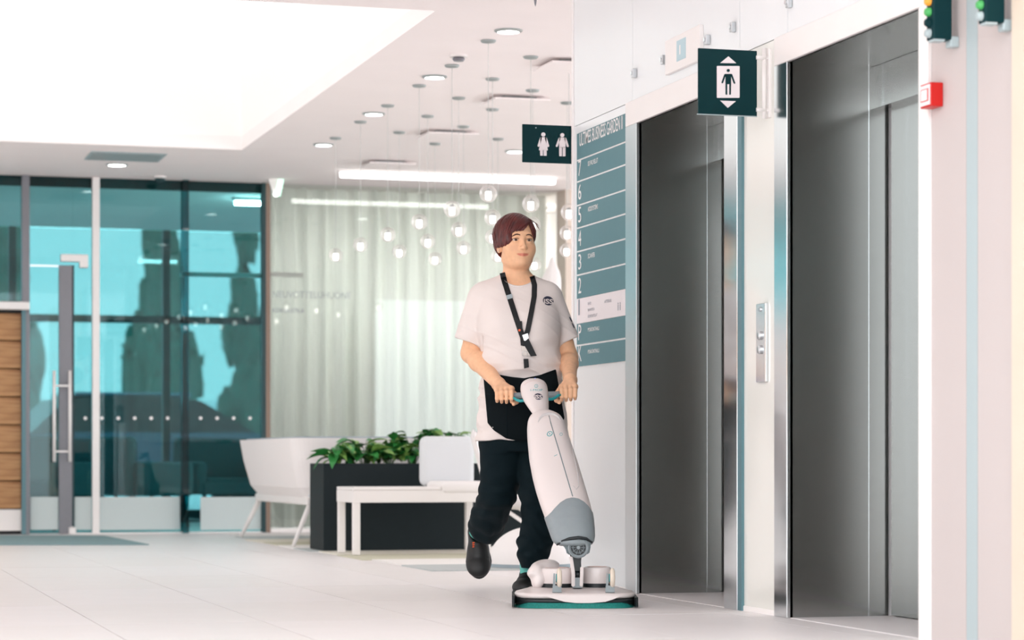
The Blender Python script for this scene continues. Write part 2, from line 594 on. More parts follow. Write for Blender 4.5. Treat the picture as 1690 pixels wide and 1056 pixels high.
# leaf of the glass door, standing just proud of the partition
d3 = empty('door_3', (gx(85), GY, 0))
struct(d3, 'teal glass entrance door with grey stile and long pull handles')
O3 = (gx(85), GY, 0)
def D3(n, u0, v0, u1, v1, m, y0=0.0, y1=0.03, bev=0.0):
    um = (u0 + u1) / 2
    return box(n, (gx(u0), GY + y0, max(0.004, gz(v0, um))), (gx(u1), GY + y1, gz(v1, um)), m, d3, bev, origin=O3)
D3('pane', 49, 880, 97, 440, 'glass_teal', .0, .01)
D3('stile', 97, 882, 119, 438, 'grey_frame', -.02, .03, .003)
D3('stile_edge', 119, 882, 122, 438, 'dark_frame', -.02, .03)
for u in (88, 114):
    bm = bmesh.new()
    x, y = gx(u) - O3[0], -.07
    add_tube(bm, [(x, y, gz(762, u)), (x, y, gz(612, u))], .013, 10)
    for v in (632, 742):
        add_tube(bm, [(x, y, gz(v, u)), (x, 0.0, gz(v, u))], .009, 8)
    new_obj('pull_handle', bm, 'white_lacquer', d3, True)
for v in (637, 745):
    D3('handle_bridge', 88, v + 1.5, 114, v - 1.5, 'white_lacquer', -.075, -.06)
lathe('floor_pivot', [(.0001, 0), (.03, 0), (.03, .05), (.0001, .06)], 'white_lacquer', d3, 14, (gx(119) - O3[0], -.03, 0.002))
# timber door with plank facing
d4 = empty('door_4', (1.2, GY, 0))
struct(d4, 'oak plank door with white kick plate and grey steel frame')
O4 = (1.2, GY, 0)
xr = gx(35)
zt, zb = gz(516, 20), gz(840, 20)
n = 7
bm = bmesh.new()
h = (zt - zb) / n
add_box(bm, (0.5 - O4[0], 0, .004), (xr - O4[0], .04, h - .004), .004)
plank_me = bpy.data.meshes.new('plank'); bm.to_mesh(plank_me); bm.free()
plank_me.materials.append(MATS['wood_door'])
for k in range(n):
    o = bpy.data.objects.new('plank', plank_me); COL.objects.link(o); o.parent = d4; o.location = (0, 0, zb + k * h)
box('backing', (0.5, GY + .041, .0), (xr, GY + .06, zt), 'black_gap', d4, origin=O4)
box('kick_plate', (0.5, GY - .01, .03), (xr, GY + .04, zb - .004), 'white_lacquer', d4, origin=O4)
box('frame_post', (gx(35.5), GY - .04, 0), (gx(48.5), GY + .08, CEIL), 'grey_frame', d4, .004, origin=O4)
box('frame_edge', (gx(35.5) - .002, GY - .045, 0), (gx(42), GY - .035, gz(512, 40)), 'teal_metal', d4, origin=O4)
box('frame_head', (0.4, GY - .02, zt), (gx(35.5), GY + .06, zt + .04), 'black_gap', d4, origin=O4)
box('head_rail', (0.3, GY - .12, gz(512, 20)), (gx(47), GY - .05, gz(499, 20)), 'white_lacquer', d4, .01, 2, origin=O4)
w4 = struct(box('window_4', (-5, GY + .01, gz(496, 20)), (gx(35.5), GY + .02, CEIL), 'glass_teal'), 'teal glass over the timber door')
wl = struct(box('wall_left', (-9, GY, 0), (0.5, GY + .1, gz(500, 20)), 'wall_paint'))

# meeting room front
w2 = empty('window_2', (4.85, GY, 0))
struct(w2, 'pale green meeting room glazing with lettering')
O2 = (4.85, GY, 0)
gxe = gx(919)
cuts = [gx(446), gx(446) + (gxe - gx(446)) * .34, gx(446) + (gxe - gx(446)) * .67, gxe]
for a, b in zip(cuts[:-1], cuts[1:]):
    box('pane', (a + .003, GY, .03), (b - .003, GY + .012, CEIL), 'glass_pale', w2, origin=O2)
box('foot_rail', (gx(446), GY - .02, 0), (gxe, GY + .03, .03), 'white_lacquer', w2, origin=O2)
box('shelf_line', (gx(446), GY + .02, gz(456, 470)), (gx(502), GY + .06, gz(449, 470)), 'white_lacquer', w2, origin=O2)
fr2 = lambda x0, z0: (lambda a, b: Vector((x0 - O2[0] + a, -.004, z0 + b)))
text_on('lettering', 'NEUVOTTELUHUONE', 'lamp_metal', w2, fr2(gx(450), gz(492, 510)), width=gx(579) - gx(450), height=.055)
text_on('lettering', 'KOKOUSTILA', 'sign_grey', w2, fr2(gx(450), gz(516, 480)), width=gx(502) - gx(450), height=.035)
bm = bmesh.new()
nx = 260
rings = []
rc = random.Random(8)
ph = [rc.uniform(0, 6) for _ in range(4)]
prof = []
for i in range(nx + 1):
    x = gx(448) + (gxe - gx(448)) * i / nx
    prof.append((x, GY + .30 + .030 * math.sin(x * 42 + ph[0]) + .016 * math.sin(x * 71 + ph[1]) + .02 * math.sin(x * 9 + ph[2])))
lo = [bm.verts.new((x, y, .03)) for x, y in prof]
hi = [bm.verts.new((x, y + .01, CEIL)) for x, y in prof]
for i in range(nx):
    bm.faces.new((lo[i], lo[i + 1], hi[i + 1], hi[i]))
cu = new_obj('curtain', bm, 'curtain', None, True)
sm = cu.modifiers.new('thickness', 'SOLIDIFY'); sm.thickness = .004
tag(cu, 'pale floor-length curtain behind the meeting room glass', 'curtain')
# marble end wall right of the meeting room and partition between the rooms
struct(box('wall_back', (gxe, GY - .25, 0), (11, GY, CEIL), 'marble'), 'beige veined stone wall at the corridor')
struct(box('wall_meeting', (3.9, 21.4, 0), (11, 21.5, CEIL), 'wall_paint'))
e = empty('curtain_backlight', (4.95, 20.85, CEIL))  # added light source, brightens the curtain from behind
tag(e, 'unseen light strip added behind the curtain to brighten it', 'linear lamp')
box('housing', (-1.42, -.06, -.03), (1.42, .06, 0), 'white_lacquer', e)
box('diffuser', (-1.4, -.05, -.06), (1.4, .05, -.03), 'backlight_glow', e)

# ---- lounge beyond the teal glass: low white wall, outer window wall
W1('frosted_band', 123, 874, 151, 820, 'frost_white', .0, .008)
W1('frosted_band', 165, 874, 297, 820, 'frost_white', .0, .008)
W1('frosted_band', 331, 874, 431, 820, 'frost_white', .0, .008)
D3('frosted_band', 50, 874, 96, 820, 'frost_white', -.006, -.001)
w3 = empty('window_3', (0, 24.0, 0))
struct(w3, 'outer window wall of the lounge')
for k in range(14):
    x = -8.6 + k * 1.5
    box('mullion', (x - .035, 24.0, 0), (x + .035, 24.12, CEIL), 'dark_frame', w3, origin=(0, 24, 0))
    if k < 13:
        box('pane', (x + .035, 24.05, .1), (x + 1.465, 24.06, CEIL), 'glass_solar', w3, origin=(0, 24, 0))
box('sill', (-8.6, 23.98, 0), (11, 24.14, .1), 'dark_frame', w3, origin=(0, 24, 0))
box('transom', (-8.6, 24.0, 1.95), (11, 24.1, 2.02), 'dark_frame', w3, origin=(0, 24, 0))

# ---- unseen open facades behind the camera and opposite the lifts, added for daylight
wf = empty('added_facade', (-4.8, 0, 0))
struct(wf, 'unseen open facade and atrium frame added to let daylight in')
OWF = (-4.8, 0, 0)
for k in range(8):
    box('mullion', (-4.8 + 2 * k, -6.0, 0), (-4.7 + 2 * k, -5.85, CEIL), 'grey_frame', wf, origin=OWF)
    box('mullion', (-4.9, -5.0 + 3 * k, 0), (-4.8, -4.9 + 3 * k, CEIL), 'grey_frame', wf, origin=OWF)
for k in range(8):
    box('timber_band', (-4.9, -4.9 + 3 * k, 0.95), (-4.82, -2.0 + 3 * k, 2.0), 'wood_door', wf, origin=OWF)  # band height set for the brown reflections in the lift steel
box('fascia', (-4.9, ATR, 2.97), (11, ATR + .1, 6.0), 'ceiling_paint', wf, origin=OWF)
box('fascia', (WX + .05, -6, CEIL), (WX + .15, ATR, 6.0), 'wall_paint', wf, origin=OWF)
for k in range(5):  # beams of the added atrium roof, left unglazed so sky light enters
    box('roof_beam', (-4.9, -5.8 + 2.6 * k, 5.8), (WX + .05, -5.6 + 2.6 * k, 6.1), 'white_lacquer', wf, origin=OWF)
struct(box('ground_street', (-60, -60, -.35), (60, -6.05, -.2), 'tile_white'))
# =================================================================== SIGNS AND FIXTURES ON THE LIFT WALL
# ---- floor directory
SXF = WX - .012                     # front plane of the directory
ya, yb = SXF / ratio(952), SXF / ratio(1033)
rows_v = [221, 265.4, 300.6, 339.6, 377.0, 415.7, 454.5, 493.5, 534.7, 570.4, 605.5]
dl = depth_of(WX, ya)
rows_z = [CAM_H + (HORIZON - v) * dl / F_PX for v in rows_v]
rows_z[-1] = CAM_H + (HORIZON - 605.5) * dl / F_PX
zc = (rows_z[0] + rows_z[-1]) / 2
ds = empty('directory_sign', (WX, (ya + yb) / 2, rows_z[-1]))
tag(ds, 'blue-grey floor directory board with white floor numbers next to the lift', 'directory sign')
OD = Vector((WX, (ya + yb) / 2, rows_z[-1]))
box('backing', (WX - .008, yb, rows_z[-1]), (WX, ya, rows_z[0]), 'sign_white', ds, origin=OD)
for k in range(10):
    m = 'sign_pale' if k == 7 else 'sign_blue'
    g = .0045
    box('header_panel' if k == 0 else 'floor_panel', (SXF, yb, rows_z[k + 1] + (g if k not in (6, 7, 9) else .001)), (WX - .008, ya, rows_z[k] - (g if k not in (7, 8, 0) else .001)), m, ds, origin=OD)
Wd = ya - yb
def dframe(a0, z0):
    return lambda a, b: Vector((SXF - .001, ya - a0 - a, z0 + b)) - OD
text_on('lettering', 'ULTIMES BUSINESS GARDEN II', 'sign_white', ds, dframe(Wd * .06, rows_z[1] + .062), width=Wd * .88, height=.062, bold=.006)
for k, t in enumerate(['7', '6', '5', '4', '3', '2', '1', 'P', 'K']):
    h = .074
    w = {'1': .022, 'P': .045, 'K': .05}.get(t, .045)
    text_on('floor_number', t, 'sign_grey' if t == '1' else 'sign_white', ds, dframe(Wd * .035, rows_z[k + 2] + .024 if k != 6 else rows_z[k + 2] + .04), width=w, height=h)
for k, t, w in ((0, 'ISS PALVELUT', .15), (2, 'ADDSYSTEMS', .15), (4, 'SCANFER', .105), (7, 'PYSÄKÖINTIHALLI', .17), (8, 'PYSÄKÖINTIHALLI', .17)):
    text_on('tenant_name', t, 'sign_white', ds, dframe(Wd * .24, rows_z[k + 1] - .046), width=w, height=.022, bold=.008)
for t, a0, zz, w in (('INFO', .24, .028, .05), ('RAVINTOLA', .24, .058, .10), ('KOKOUSTILAT', .24, .088, .14), ('APTEEKKI', .58, .034, .10)):
    text_on('tenant_name', t, 'sign_grey', ds, dframe(Wd * a0, rows_z[7] - zz - .012), width=w, height=.014)
for a0 in (.845, .885):
    text_on('toilet_mark', 'i', 'sign_grey', ds, dframe(Wd * a0, rows_z[8] + .028), width=.011, height=.036, bold=.03)

# ---- projecting signs: outlines are read off the photograph and laid on each sign's own plane
def sign_frame(Y, o):
    return lambda a, b, c=0: on_y(a, b, Y) + Vector((0, -c, 0)) - Vector(o)

# lift sign
SYL = 8.62
a = on_y(1152.5, 187.5, SYL); b = on_y(1249.5, 84, SYL)
ls = empty('lift_sign', (WX, SYL, a.z))
tag(ls, 'dark green square lift sign on a white bracket between the lifts', 'sign')
OL = (WX, SYL, a.z)
box('sign_plate', (a.x, SYL, a.z), (b.x, SYL + .008, b.z), 'sign_green', ls, .0015, origin=OL)
box('plate_edge', (a.x - .003, SYL - .0005, a.z - .003), (b.x, SYL + .0075, a.z), 'grey_plastic', ls, origin=OL)
f = sign_frame(SYL - .0008, OL)
flat_poly('pictogram_field', [rounded_rect(1183, 109, 1220.5, 161.5, 1.2)], 'sign_pale', ls, f, .0015)
flat_poly('up_arrow', [[(1188.5, 104), (1215, 104.4), (1202, 93)]], 'sign_pale', ls, f, .0015)
flat_poly('down_arrow', [[(1188.5, 166), (1214.5, 167), (1201, 178)]], 'sign_pale', ls, f, .0015)
f2 = sign_frame(SYL - .0024, OL)
flat_poly('figure', [circle2(1201.8, 116.3, 2.6), [(1197, 122), (1206.5, 122), (1206.5, 139), (1206, 156.3), (1203.6, 156.3), (1203.5, 139), (1200.1, 139), (1200, 156.3), (1197.4, 156.3), (1197.2, 139)],
                     capsule2(1196.5, 123.4, 1192, 136.2, 1.4), capsule2(1207, 123.4, 1212, 137.0, 1.4)], 'sign_green', ls, f2, .001)
xp = on_y(1262, 100, SYL).x
tube('bracket_post', [(xp - WX, .004, -.008), (xp - WX, .004, b.z - a.z + .012)], .0085, 'white_lacquer', ls)
box('bracket_plate', (on_y(1269, 100, SYL).x - .002, SYL - .006, a.z - .004), (WX + .012, SYL + .03, b.z + .012), 'white_lacquer', ls, .002, origin=OL)
for v in (95, 181):
    p = on_y(1248, v, SYL)
    tube('stand_off', [(p.x - WX, -.004, p.z - a.z), (xp - WX + .004, .004, p.z - a.z)], .008, 'white_lacquer', ls)
    tube('stand_off', [(xp - WX, .004, p.z - a.z), (on_y(1270, v, SYL).x - WX, .004, p.z - a.z)], .006, 'white_lacquer', ls)

# toilet sign behind the corner
SYT = 11.2
a = on_y(862.3, 267.5, SYT); b = on_y(947, 208, SYT)
ts = empty('toilet_sign', (3.55, SYT, a.z))
tag(ts, 'dark green toilet sign with white woman and man pictograms at the wall corner', 'sign')
OT = (3.55, SYT, a.z)
box('sign_plate', (a.x, SYT, a.z), (3.60, SYT + .008, b.z), 'sign_green', ts, .0015, origin=OT)
box('wall_bracket', (3.56, 11.12, a.z + .03), (3.59, SYT + .001, b.z - .03), 'white_lacquer', ts, origin=OT)
f = sign_frame(SYT - .0008, OT)
s = 1 / 8.8
def PX(lst): return [(850 + x * s, 190 + y * s) for x, y in lst]
flat_poly('woman_pictogram', [circle2(850 + 410 * s, 190 + 282 * s, 31 * s), PX([(365, 320), (455, 320), (455, 400), (476, 510), (345, 510), (366, 400)]),
                              capsule2(850 + 375 * s, 190 + 335 * s, 850 + 341 * s, 190 + 445 * s, 15 * s), capsule2(850 + 445 * s, 190 + 335 * s, 850 + 481 * s, 190 + 448 * s, 15 * s),
                              PX([(362, 505), (404, 505), (404, 588), (366, 588)]), PX([(414, 505), (458, 505), (458, 590), (416, 590)])], 'sign_pale', ts, f)
flat_poly('man_pictogram', [circle2(850 + 685 * s, 190 + 291 * s, 30 * s), PX([(640, 325), (732, 325), (732, 470), (640, 470)]),
                            capsule2(850 + 645 * s, 190 + 340 * s, 850 + 606 * s, 190 + 447 * s, 15 * s), capsule2(850 + 728 * s, 190 + 340 * s, 850 + 765 * s, 190 + 450 * s, 15 * s),
                            PX([(640, 465), (680, 465), (680, 596), (641, 596)]), PX([(692, 465), (732, 465), (731, 598), (692, 598)])], 'sign_pale', ts, f)
flat_poly('screw_head', [circle2(850 + 303 * s, 190 + 184 * s, 10 * s, 10)], 'grey_plastic', ts, f)

# plaque above the lift beside the directory
p0, p1 = on_x(1104.8, 124.6, WX), on_x(1161.7, 40.6, WX)
pl = empty('lift_number_plaque', (WX, (p0.y + p1.y) / 2, p0.z))
tag(pl, 'white plaque with a pale blue square above the lift next to the directory', 'plaque')
OP = (WX, (p0.y + p1.y) / 2, p0.z)
box('plate', (WX - .02, p1.y, p0.z), (WX - .0005, p0.y, p1.z), 'white_lacquer', pl, .002, origin=OP)
q0, q1 = on_x(1124.5, 100, WX), on_x(1139.3, 66, WX)
qa_, qb_ = on_x(1132, 99, WX).z, on_x(1132, 65, WX).z
box('number_field', (WX - .0215, q1.y, qa_), (WX - .0195, q0.y, qb_), 'sign_pale_blue', pl, origin=OP)
text_on('number', '1', 'sign_white', pl, lambda a, b: Vector((-.0222, q0.y - OP[1] - .036 - a, qa_ - p0.z + .024 + b)), width=.012, height=.04)

# glass point fixings
for u, v, where in ((1050, 121, 'above the lift frame by the directory'), (1098.5, 99, 'left of the white plaque'), (1171, 66, 'just right of the white plaque'), (1213, 45, 'highest above the lift sign'), (1306, 4, 'over the lift by the red call point')):
    p = on_x(u, v, WX)
    c = empty('glass_clip', p)
    tag(c, 'small steel glass clip ' + where, 'glass clip', 'steel clips holding the wall glass')
    box('clip_body', (-.02, -.012, -.02), (0, .012, .02), 'steel_satin', c, .002)
    lathe('clip_screw', [(.0001, -.026), (.009, -.026), (.009, -.02), (.0001, -.02)], 'steel_bright', c, 12, (0, 0, 0), 'X')

# lift call panel
p0, p1 = on_x(1252.3, 631, WX), on_x(1267.5, 500, WX)
cpn = empty('lift_call_panel', (WX, (p0.y + p1.y) / 2, p0.z))
tag(cpn, 'narrow steel lift call panel with two round buttons on the pillar', 'call panel')
OC = (WX, (p0.y + p1.y) / 2, p0.z)
box('plate', (WX - .012, p1.y, p0.z), (WX, p0.y, p1.z), 'steel_bright', cpn, .0015, origin=OC)
for v in (553.5, 577):
    z = on_x(1259.5, v, WX).z - p0.z
    lathe('button', [(.0001, -.022), (.013, -.022), (.017, -.019), (.017, -.012), (.0001, -.012)], 'steel_satin', cpn, 18, (0, 0, z), 'X')
lathe('key_switch', [(.0001, -.017), (.008, -.017), (.009, -.012), (.0001, -.012)], 'steel_satin', cpn, 14, (0, .002, on_x(1258, 511, WX).z - p0.z), 'X')

# red fire call point
p0, p1 = on_x(1539.5, 181, WX), on_x(1557, 136, WX)
fc = empty('fire_call_point', (WX, (p0.y + p1.y) / 2, p0.z))
tag(fc, 'red fire alarm call point with white pane on the wall right of the lifts', 'call point')
OF = (WX, (p0.y + p1.y) / 2, p0.z)
box('housing', (WX - .045, p1.y, p0.z), (WX - .0005, p0.y, p1.z), 'red_plastic', fc, .003, 2, origin=OF)
zz = p1.z - p0.z
box('cover', (-.048, -(p0.y - p1.y) / 2 + .004, .006), (-.044, (p0.y - p1.y) / 2 - .004, zz - .006), 'sign_pale', fc)
box('cover_rim', (-.0495, -(p0.y - p1.y) / 2 + .012, zz * .24), (-.0475, (p0.y - p1.y) / 2 - .012, zz * .76), 'red_plastic', fc)
box('glass_pane', (-.051, -(p0.y - p1.y) / 2 + .018, zz * .28), (-.049, (p0.y - p1.y) / 2 - .018, zz * .72), 'sign_white', fc)

# wall boxes with coloured markings near the top of the picture
def marker(u0, u1, u2, vb, cols, label):
    """u0..u1 front face, u1..u2 side face towards the camera, vb bottom row"""
    p0, p1 = on_x(u0 + 6, vb, WX - .09), on_x(u1, vb, WX - .09)
    e = empty('wall_display_box', (WX, p1.y, p1.z))
    tag(e, label, 'display box', 'dark display boxes on the wall')
    dy = max(.05, p0.y - p1.y)
    h = .20
    box('housing', (-.09, 0, 0), (-.025, dy, h), 'sign_green', e, .003)
    box('foot', (-.088, .002, -.006), (-.05, dy * .8, .002), 'grey_plastic', e)
    for k, c in enumerate(cols):
        lathe('lens', [(.0001, -.108), (.010, -.106), (.0145, -.098), (.015, -.09), (.0001, -.09)], c, e, 16, (0, dy * .55, .022 + k * .034), 'X')
    box('wall_arm', (-.03, .0, -.022), (0, .04, .012), 'grey_plastic', e, .003)
    return e
marker(1523, 1541, 1553, 64, ['grey_plastic', 'sign_green', 'green_plastic', 'orange_plastic', 'grey_plastic'], 'dark green display box with orange and green lamps above the red call point')
marker(1611, 1627, 1637, 36, ['grey_plastic', 'green_plastic', 'sign_green', 'green_plastic', 'grey_plastic'], 'dark green display box with small green lamps beside the grey wall strip')

# =================================================================== CEILING FIXTURES
def ceil_pt(u, v):
    return wpt(u, v, (CEIL - CAM_H) * F_PX / (HORIZON - v))
for u, v, r, lab in ((839, 50, .055, 'white recessed downlight nearest the lift wall corner'), (717, 126, .055, 'white recessed downlight beside the smoke detector'),
                (617, 187, .055, 'white recessed downlight second from the linear lamp'), (534, 238, .055, 'white recessed downlight at the light well far corner'),
                (850, 249, .055, 'white recessed downlight half hidden by the toilet sign'), (193, 271, .065, 'white recessed downlight over the glass entrance')):
    p = ceil_pt(u, v)
    e = empty('ceiling_downlight', p)
    tag(e, lab, 'downlight', 'round recessed downlights')
    lathe('trim_ring', [(r + .004, 0), (r + .02, 0), (r + .02, -.006), (r + .004, -.012), (r + .003, -.004)], 'lamp_metal', e, 28)
    lathe('lamp_disc', [(.0001, -.003), (r + .002, -.003), (r + .001, -.008), (.0001, -.010)], 'downlight_glow', e, 28)

# pendant globes, all hung at one height
GLOBE_Z, GLOBE_R = 2.04, .049
globe_px = [(554, 421), (595, 404), (640, 387), (692, 366), (746, 345), (806, 319),
            (659, 415), (706, 398), (757, 379), (813, 359), (876, 336),
            (718, 427), (765, 409), (813, 391), (879, 371), (939, 350),
            (822, 422), (936, 384), (882, 436), (935, 413)]
globe_lab = (['clear glass globe pendant in the row closest to the light well'] * 6 + ['clear glass globe pendant in the second row from the light well'] * 5
             + ['clear glass globe pendant in the third row from the light well'] * 3
             + ['clear glass globe pendant half hidden behind the red hair', 'clear glass globe pendant highest beside the directory board edge', 'clear glass globe pendant peeking out beside the ear with studs',
                'clear glass globe pendant in the middle of three beside the directory board edge', 'clear glass globe pendant peeking out behind the chin, below the others', 'clear glass globe pendant lowest of three beside the directory board edge'])
bm = bmesh.new(); bmesh.ops.create_uvsphere(bm, u_segments=28, v_segments=18, radius=GLOBE_R)
me_g = bpy.data.meshes.new('globe'); bm.to_mesh(me_g); bm.free(); me_g.materials.append(MATS['glass_bulb'])
bm = bmesh.new(); add_lathe(bm, [(.0001, .0), (.012, .0), (.014, .004), (.014, .02), (.0001, .03)], 16)
me_s = bpy.data.meshes.new('lamp_socket'); bm.to_mesh(me_s); bm.free(); me_s.materials.append(MATS['lamp_metal'])
bm = bmesh.new(); add_lathe(bm, [(.0001, -.036), (.012, -.034), (.0165, -.026), (.0165, .006), (.012, .012), (.0001, .013)], 18)
me_c = bpy.data.meshes.new('light_core'); bm.to_mesh(me_c); bm.free(); me_c.materials.append(MATS['bulb_glow'])
cl = CEIL - GLOBE_Z
bm = bmesh.new(); add_lathe(bm, [(.0001, cl), (.042, cl), (.042, cl - .006), (.036, cl - .012), (.006, cl - .016), (.0001, cl - .017)], 24)
me_k = bpy.data.meshes.new('canopy'); bm.to_mesh(me_k); bm.free(); me_k.materials.append(MATS['lamp_metal'])
bm = bmesh.new(); add_tube(bm, [(0, 0, .03), (0, 0, cl - .015)], .0016, 6)
me_w = bpy.data.meshes.new('cord'); bm.to_mesh(me_w); bm.free(); me_w.materials.append(MATS['cord_grey'])
for mm in (me_g, me_s, me_c, me_k):
    mm.polygons.foreach_set('use_smooth', np.ones(len(mm.polygons), dtype=bool))
for (u, v), g_lab in zip(globe_px, globe_lab):
    d = (GLOBE_Z - CAM_H) * F_PX / (HORIZON - v)
    p = wpt(u, v, d)
    e = empty('pendant_globe_lamp', (p.x, p.y, GLOBE_Z))
    tag(e, g_lab, 'pendant lamp', 'glass globe pendants hanging from the ceiling')
    for nm, mm in (('globe', me_g), ('lamp_socket', me_s), ('light_core', me_c), ('canopy', me_k), ('cord', me_w)):
        o = bpy.data.objects.new(nm, mm); COL.objects.link(o); o.parent = e

# linear lamp
pa, pb = ceil_pt(560, 283), ceil_pt(918, 293)
yl = (pa.y + pb.y) / 2
e = empty('linear_ceiling_lamp', ((pa.x + pb.x) / 2, yl, CEIL))
tag(e, 'long white linear ceiling lamp in front of the meeting room', 'linear lamp')
hw = (pb.x - pa.x) / 2
box('housing', (-hw - .01, -.03, -.012), (hw + .01, .03, 0), 'white_lacquer', e)
box('diffuser', (-hw, -.025, -.05), (hw, .025, -.012), 'led_glow', e, .006, 2)

# square air diffusers
for u, v, w, lab in ((738, 219, .36, 'square air diffuser between the pendant canopies and the linear lamp'), (850, 163, .36, 'square air diffuser close to the toilet sign'),
                     (640, 268, .36, 'square air diffuser by the linear lamp'), (945, 104, .36, 'square air diffuser cut off by the lift wall')):
    p = ceil_pt(u, v)
    e = empty('ceiling_air_diffuser', p)
    tag(e, lab, 'air diffuser', 'square ceiling air diffusers')
    box('neck', (-w * .3, -w * .3, -.02), (w * .3, w * .3, 0), 'lamp_metal', e)
    box('plate', (-w / 2, -w / 2, -.03), (w / 2, w / 2, -.02), 'ceiling_paint', e, .003)
p = ceil_pt(207, 258)
e = empty('ceiling_air_grille', p)
tag(e, 'pale grey slotted ceiling air grille next to the light well', 'air grille')
box('frame', (-.28, -.25, -.006), (.28, .25, 0), 'grey_plastic', e, .002)
for k in range(8):
    box('slat', (-.26, -.22 + k * .057, -.011), (.26, -.19 + k * .057, -.006), 'lamp_metal', e)
p = ceil_pt(757, 91)
e = empty('smoke_detector', p)
tag(e, 'round grey smoke detector beside the nearest downlights', 'smoke detector')
lathe('base', [(.0001, 0), (.05, 0), (.05, -.012), (.0001, -.014)], 'white_lacquer', e)
lathe('sensor', [(.03, -.014), (.036, -.022), (.028, -.034), (.0001, -.036)], 'grey_frame', e)
p = ceil_pt(264, 291)
e = empty('dome_camera', p)
tag(e, 'small dark dome camera under the ceiling above the glass entrance', 'dome camera')
lathe('mount', [(.0001, 0), (.05, 0), (.05, -.015), (.0001, -.016)], 'white_lacquer', e)
lathe('dome', [(.042, -.016), (.04, -.03), (.03, -.044), (.014, -.052), (.0001, -.054)], 'dark_frame', e)
# emergency exit sign
p = on_y(461, 305, GY - .3)
e = empty('exit_sign', (p.x, p.y, p.z - .09))
tag(e, 'small glowing green emergency exit sign at the glass post', 'exit sign')
bm = bmesh.new(); prism_bm(bm, [(-.035, 0), (.01, 0), (.045, .17), (.0, .17)], lambda a, b, c: Vector((a, c, b)), .04)
new_obj('sign_face', bm, 'exit_glow', e)
bm = bmesh.new(); prism_bm(bm, [(-.09, .14), (-.04, .0), (-.036, 0), (.0, .17), (-.08, .17)], lambda a, b, c: Vector((a, .01 + c, b)), .03)
new_obj('sign_housing', bm, 'white_lacquer', e)
box('ceiling_rod', (-.03, .015, .165), (-.01, .035, CEIL - (p.z - .09)), 'white_lacquer', e)
lathe('lamp', [(.0001, -.012), (.018, -.01), (.018, .0), (.0001, .0)], 'led_glow', e, 14, (-.03, 0, .012), 'Y')
# red sounder at the stone wall
p0, p1 = on_y(908, 288, GY - .31), on_y(925, 273, GY - .31)
e = empty('fire_sounder', ((p0.x + p1.x) / 2, GY - .25, p0.z))
tag(e, 'red box sounder on the stone wall below the toilet sign', 'alarm sounder')
hw, hh = (p1.x - p0.x) / 2, p1.z - p0.z
box('housing', (-hw, -.06, 0), (hw, -.0, hh), 'red_plastic', e, .01, 2)
box('lens', (-hw * .5, -.068, hh * .3), (hw * .5, -.058, hh * .7), 'red_plastic', e, .004)
# plumb wire
p = wpt(883.5, 11, 10.9)
e = empty('ceiling_wire', (p.x, p.y, p.z))
tag(e, 'thin hanging ceiling wire with a pointed grey weight', 'wire')
tube('wire', [(0, 0, .03), (0, 0, CEIL - p.z)], .0012, 'cord_grey', e, 6)
lathe('weight', [(.0001, 0), (.004, .012), (.007, .035), (.005, .04), (.0001, .042)], 'grey_frame', e, 12)

# =================================================================== FURNITURE
def rim_box(name, a, b, t, m, parent, floor_z=None):
    bm = bmesh.new()
    (x0, y0, z0), (x1, y1, z1) = a, b
    add_box(bm, (x0, y0, z0), (x1, y0 + t, z1)); add_box(bm, (x0, y1 - t, z0), (x1, y1, z1))
    add_box(bm, (x0, y0 + t, z0), (x0 + t, y1 - t, z1)); add_box(bm, (x1 - t, y0 + t, z0), (x1, y1 - t, z1))
    return new_obj(name, bm, m, parent)

# planter
PX0, PX1, PY0, PY1, PH = 3.186, 4.75, 15.35, 15.79, .568
pn = empty('planter', ((PX0 + PX1) / 2, (PY0 + PY1) / 2, .004))
tag(pn, 'long dark grey rectangular planter full of leafy plants', 'planter')
hx, hy = (PX1 - PX0) / 2, (PY1 - PY0) / 2
rim_box('box', (-hx, -hy, .005), (hx, hy, PH), .02, 'planter_grey', pn)
box('bottom', (-hx + .02, -hy + .02, .005), (hx - .02, hy - .02, .03), 'planter_grey', pn)
box('soil', (-hx + .02, -hy + .02, .03), (hx - .02, hy - .02, PH - .05), 'soil', pn)

def leaf_mesh(name, L, W, curl, m):
    bm = bmesh.new()
    nseg = 6
    rows = []
    for i in range(nseg + 1):
        t = i / nseg
        w = W * (math.sin(math.pi * min(1, t * .98 + .03)) ** .8) * (1.15 - .55 * t)
        y = L * t
        z = -curl * t * t * L
        rows.append([bm.verts.new((-w, y, z + w * .35)), bm.verts.new((0, y, z)), bm.verts.new((w, y, z + w * .35))])
    for a, b in zip(rows[:-1], rows[1:]):
        bm.faces.new((a[0], a[1], b[1], b[0])); bm.faces.new((a[1], a[2], b[2], b[1]))
    me = bpy.data.meshes.new(name); bm.to_mesh(me); bm.free()
    me.materials.append(MATS[m])
    me.polygons.foreach_set('use_smooth', np.ones(len(me.polygons), dtype=bool))
    return me
big = [leaf_mesh('leaf', .13, .042, c, m) for c, m in ((.3, 'leaf_green'), (.7, 'leaf_green'), (.5, 'leaf_light'))]
small = [leaf_mesh('leaf', .085, .032, c, m) for c, m in ((.3, 'leaf_green'), (.6, 'leaf_green'), (.4, 'leaf_light'))]
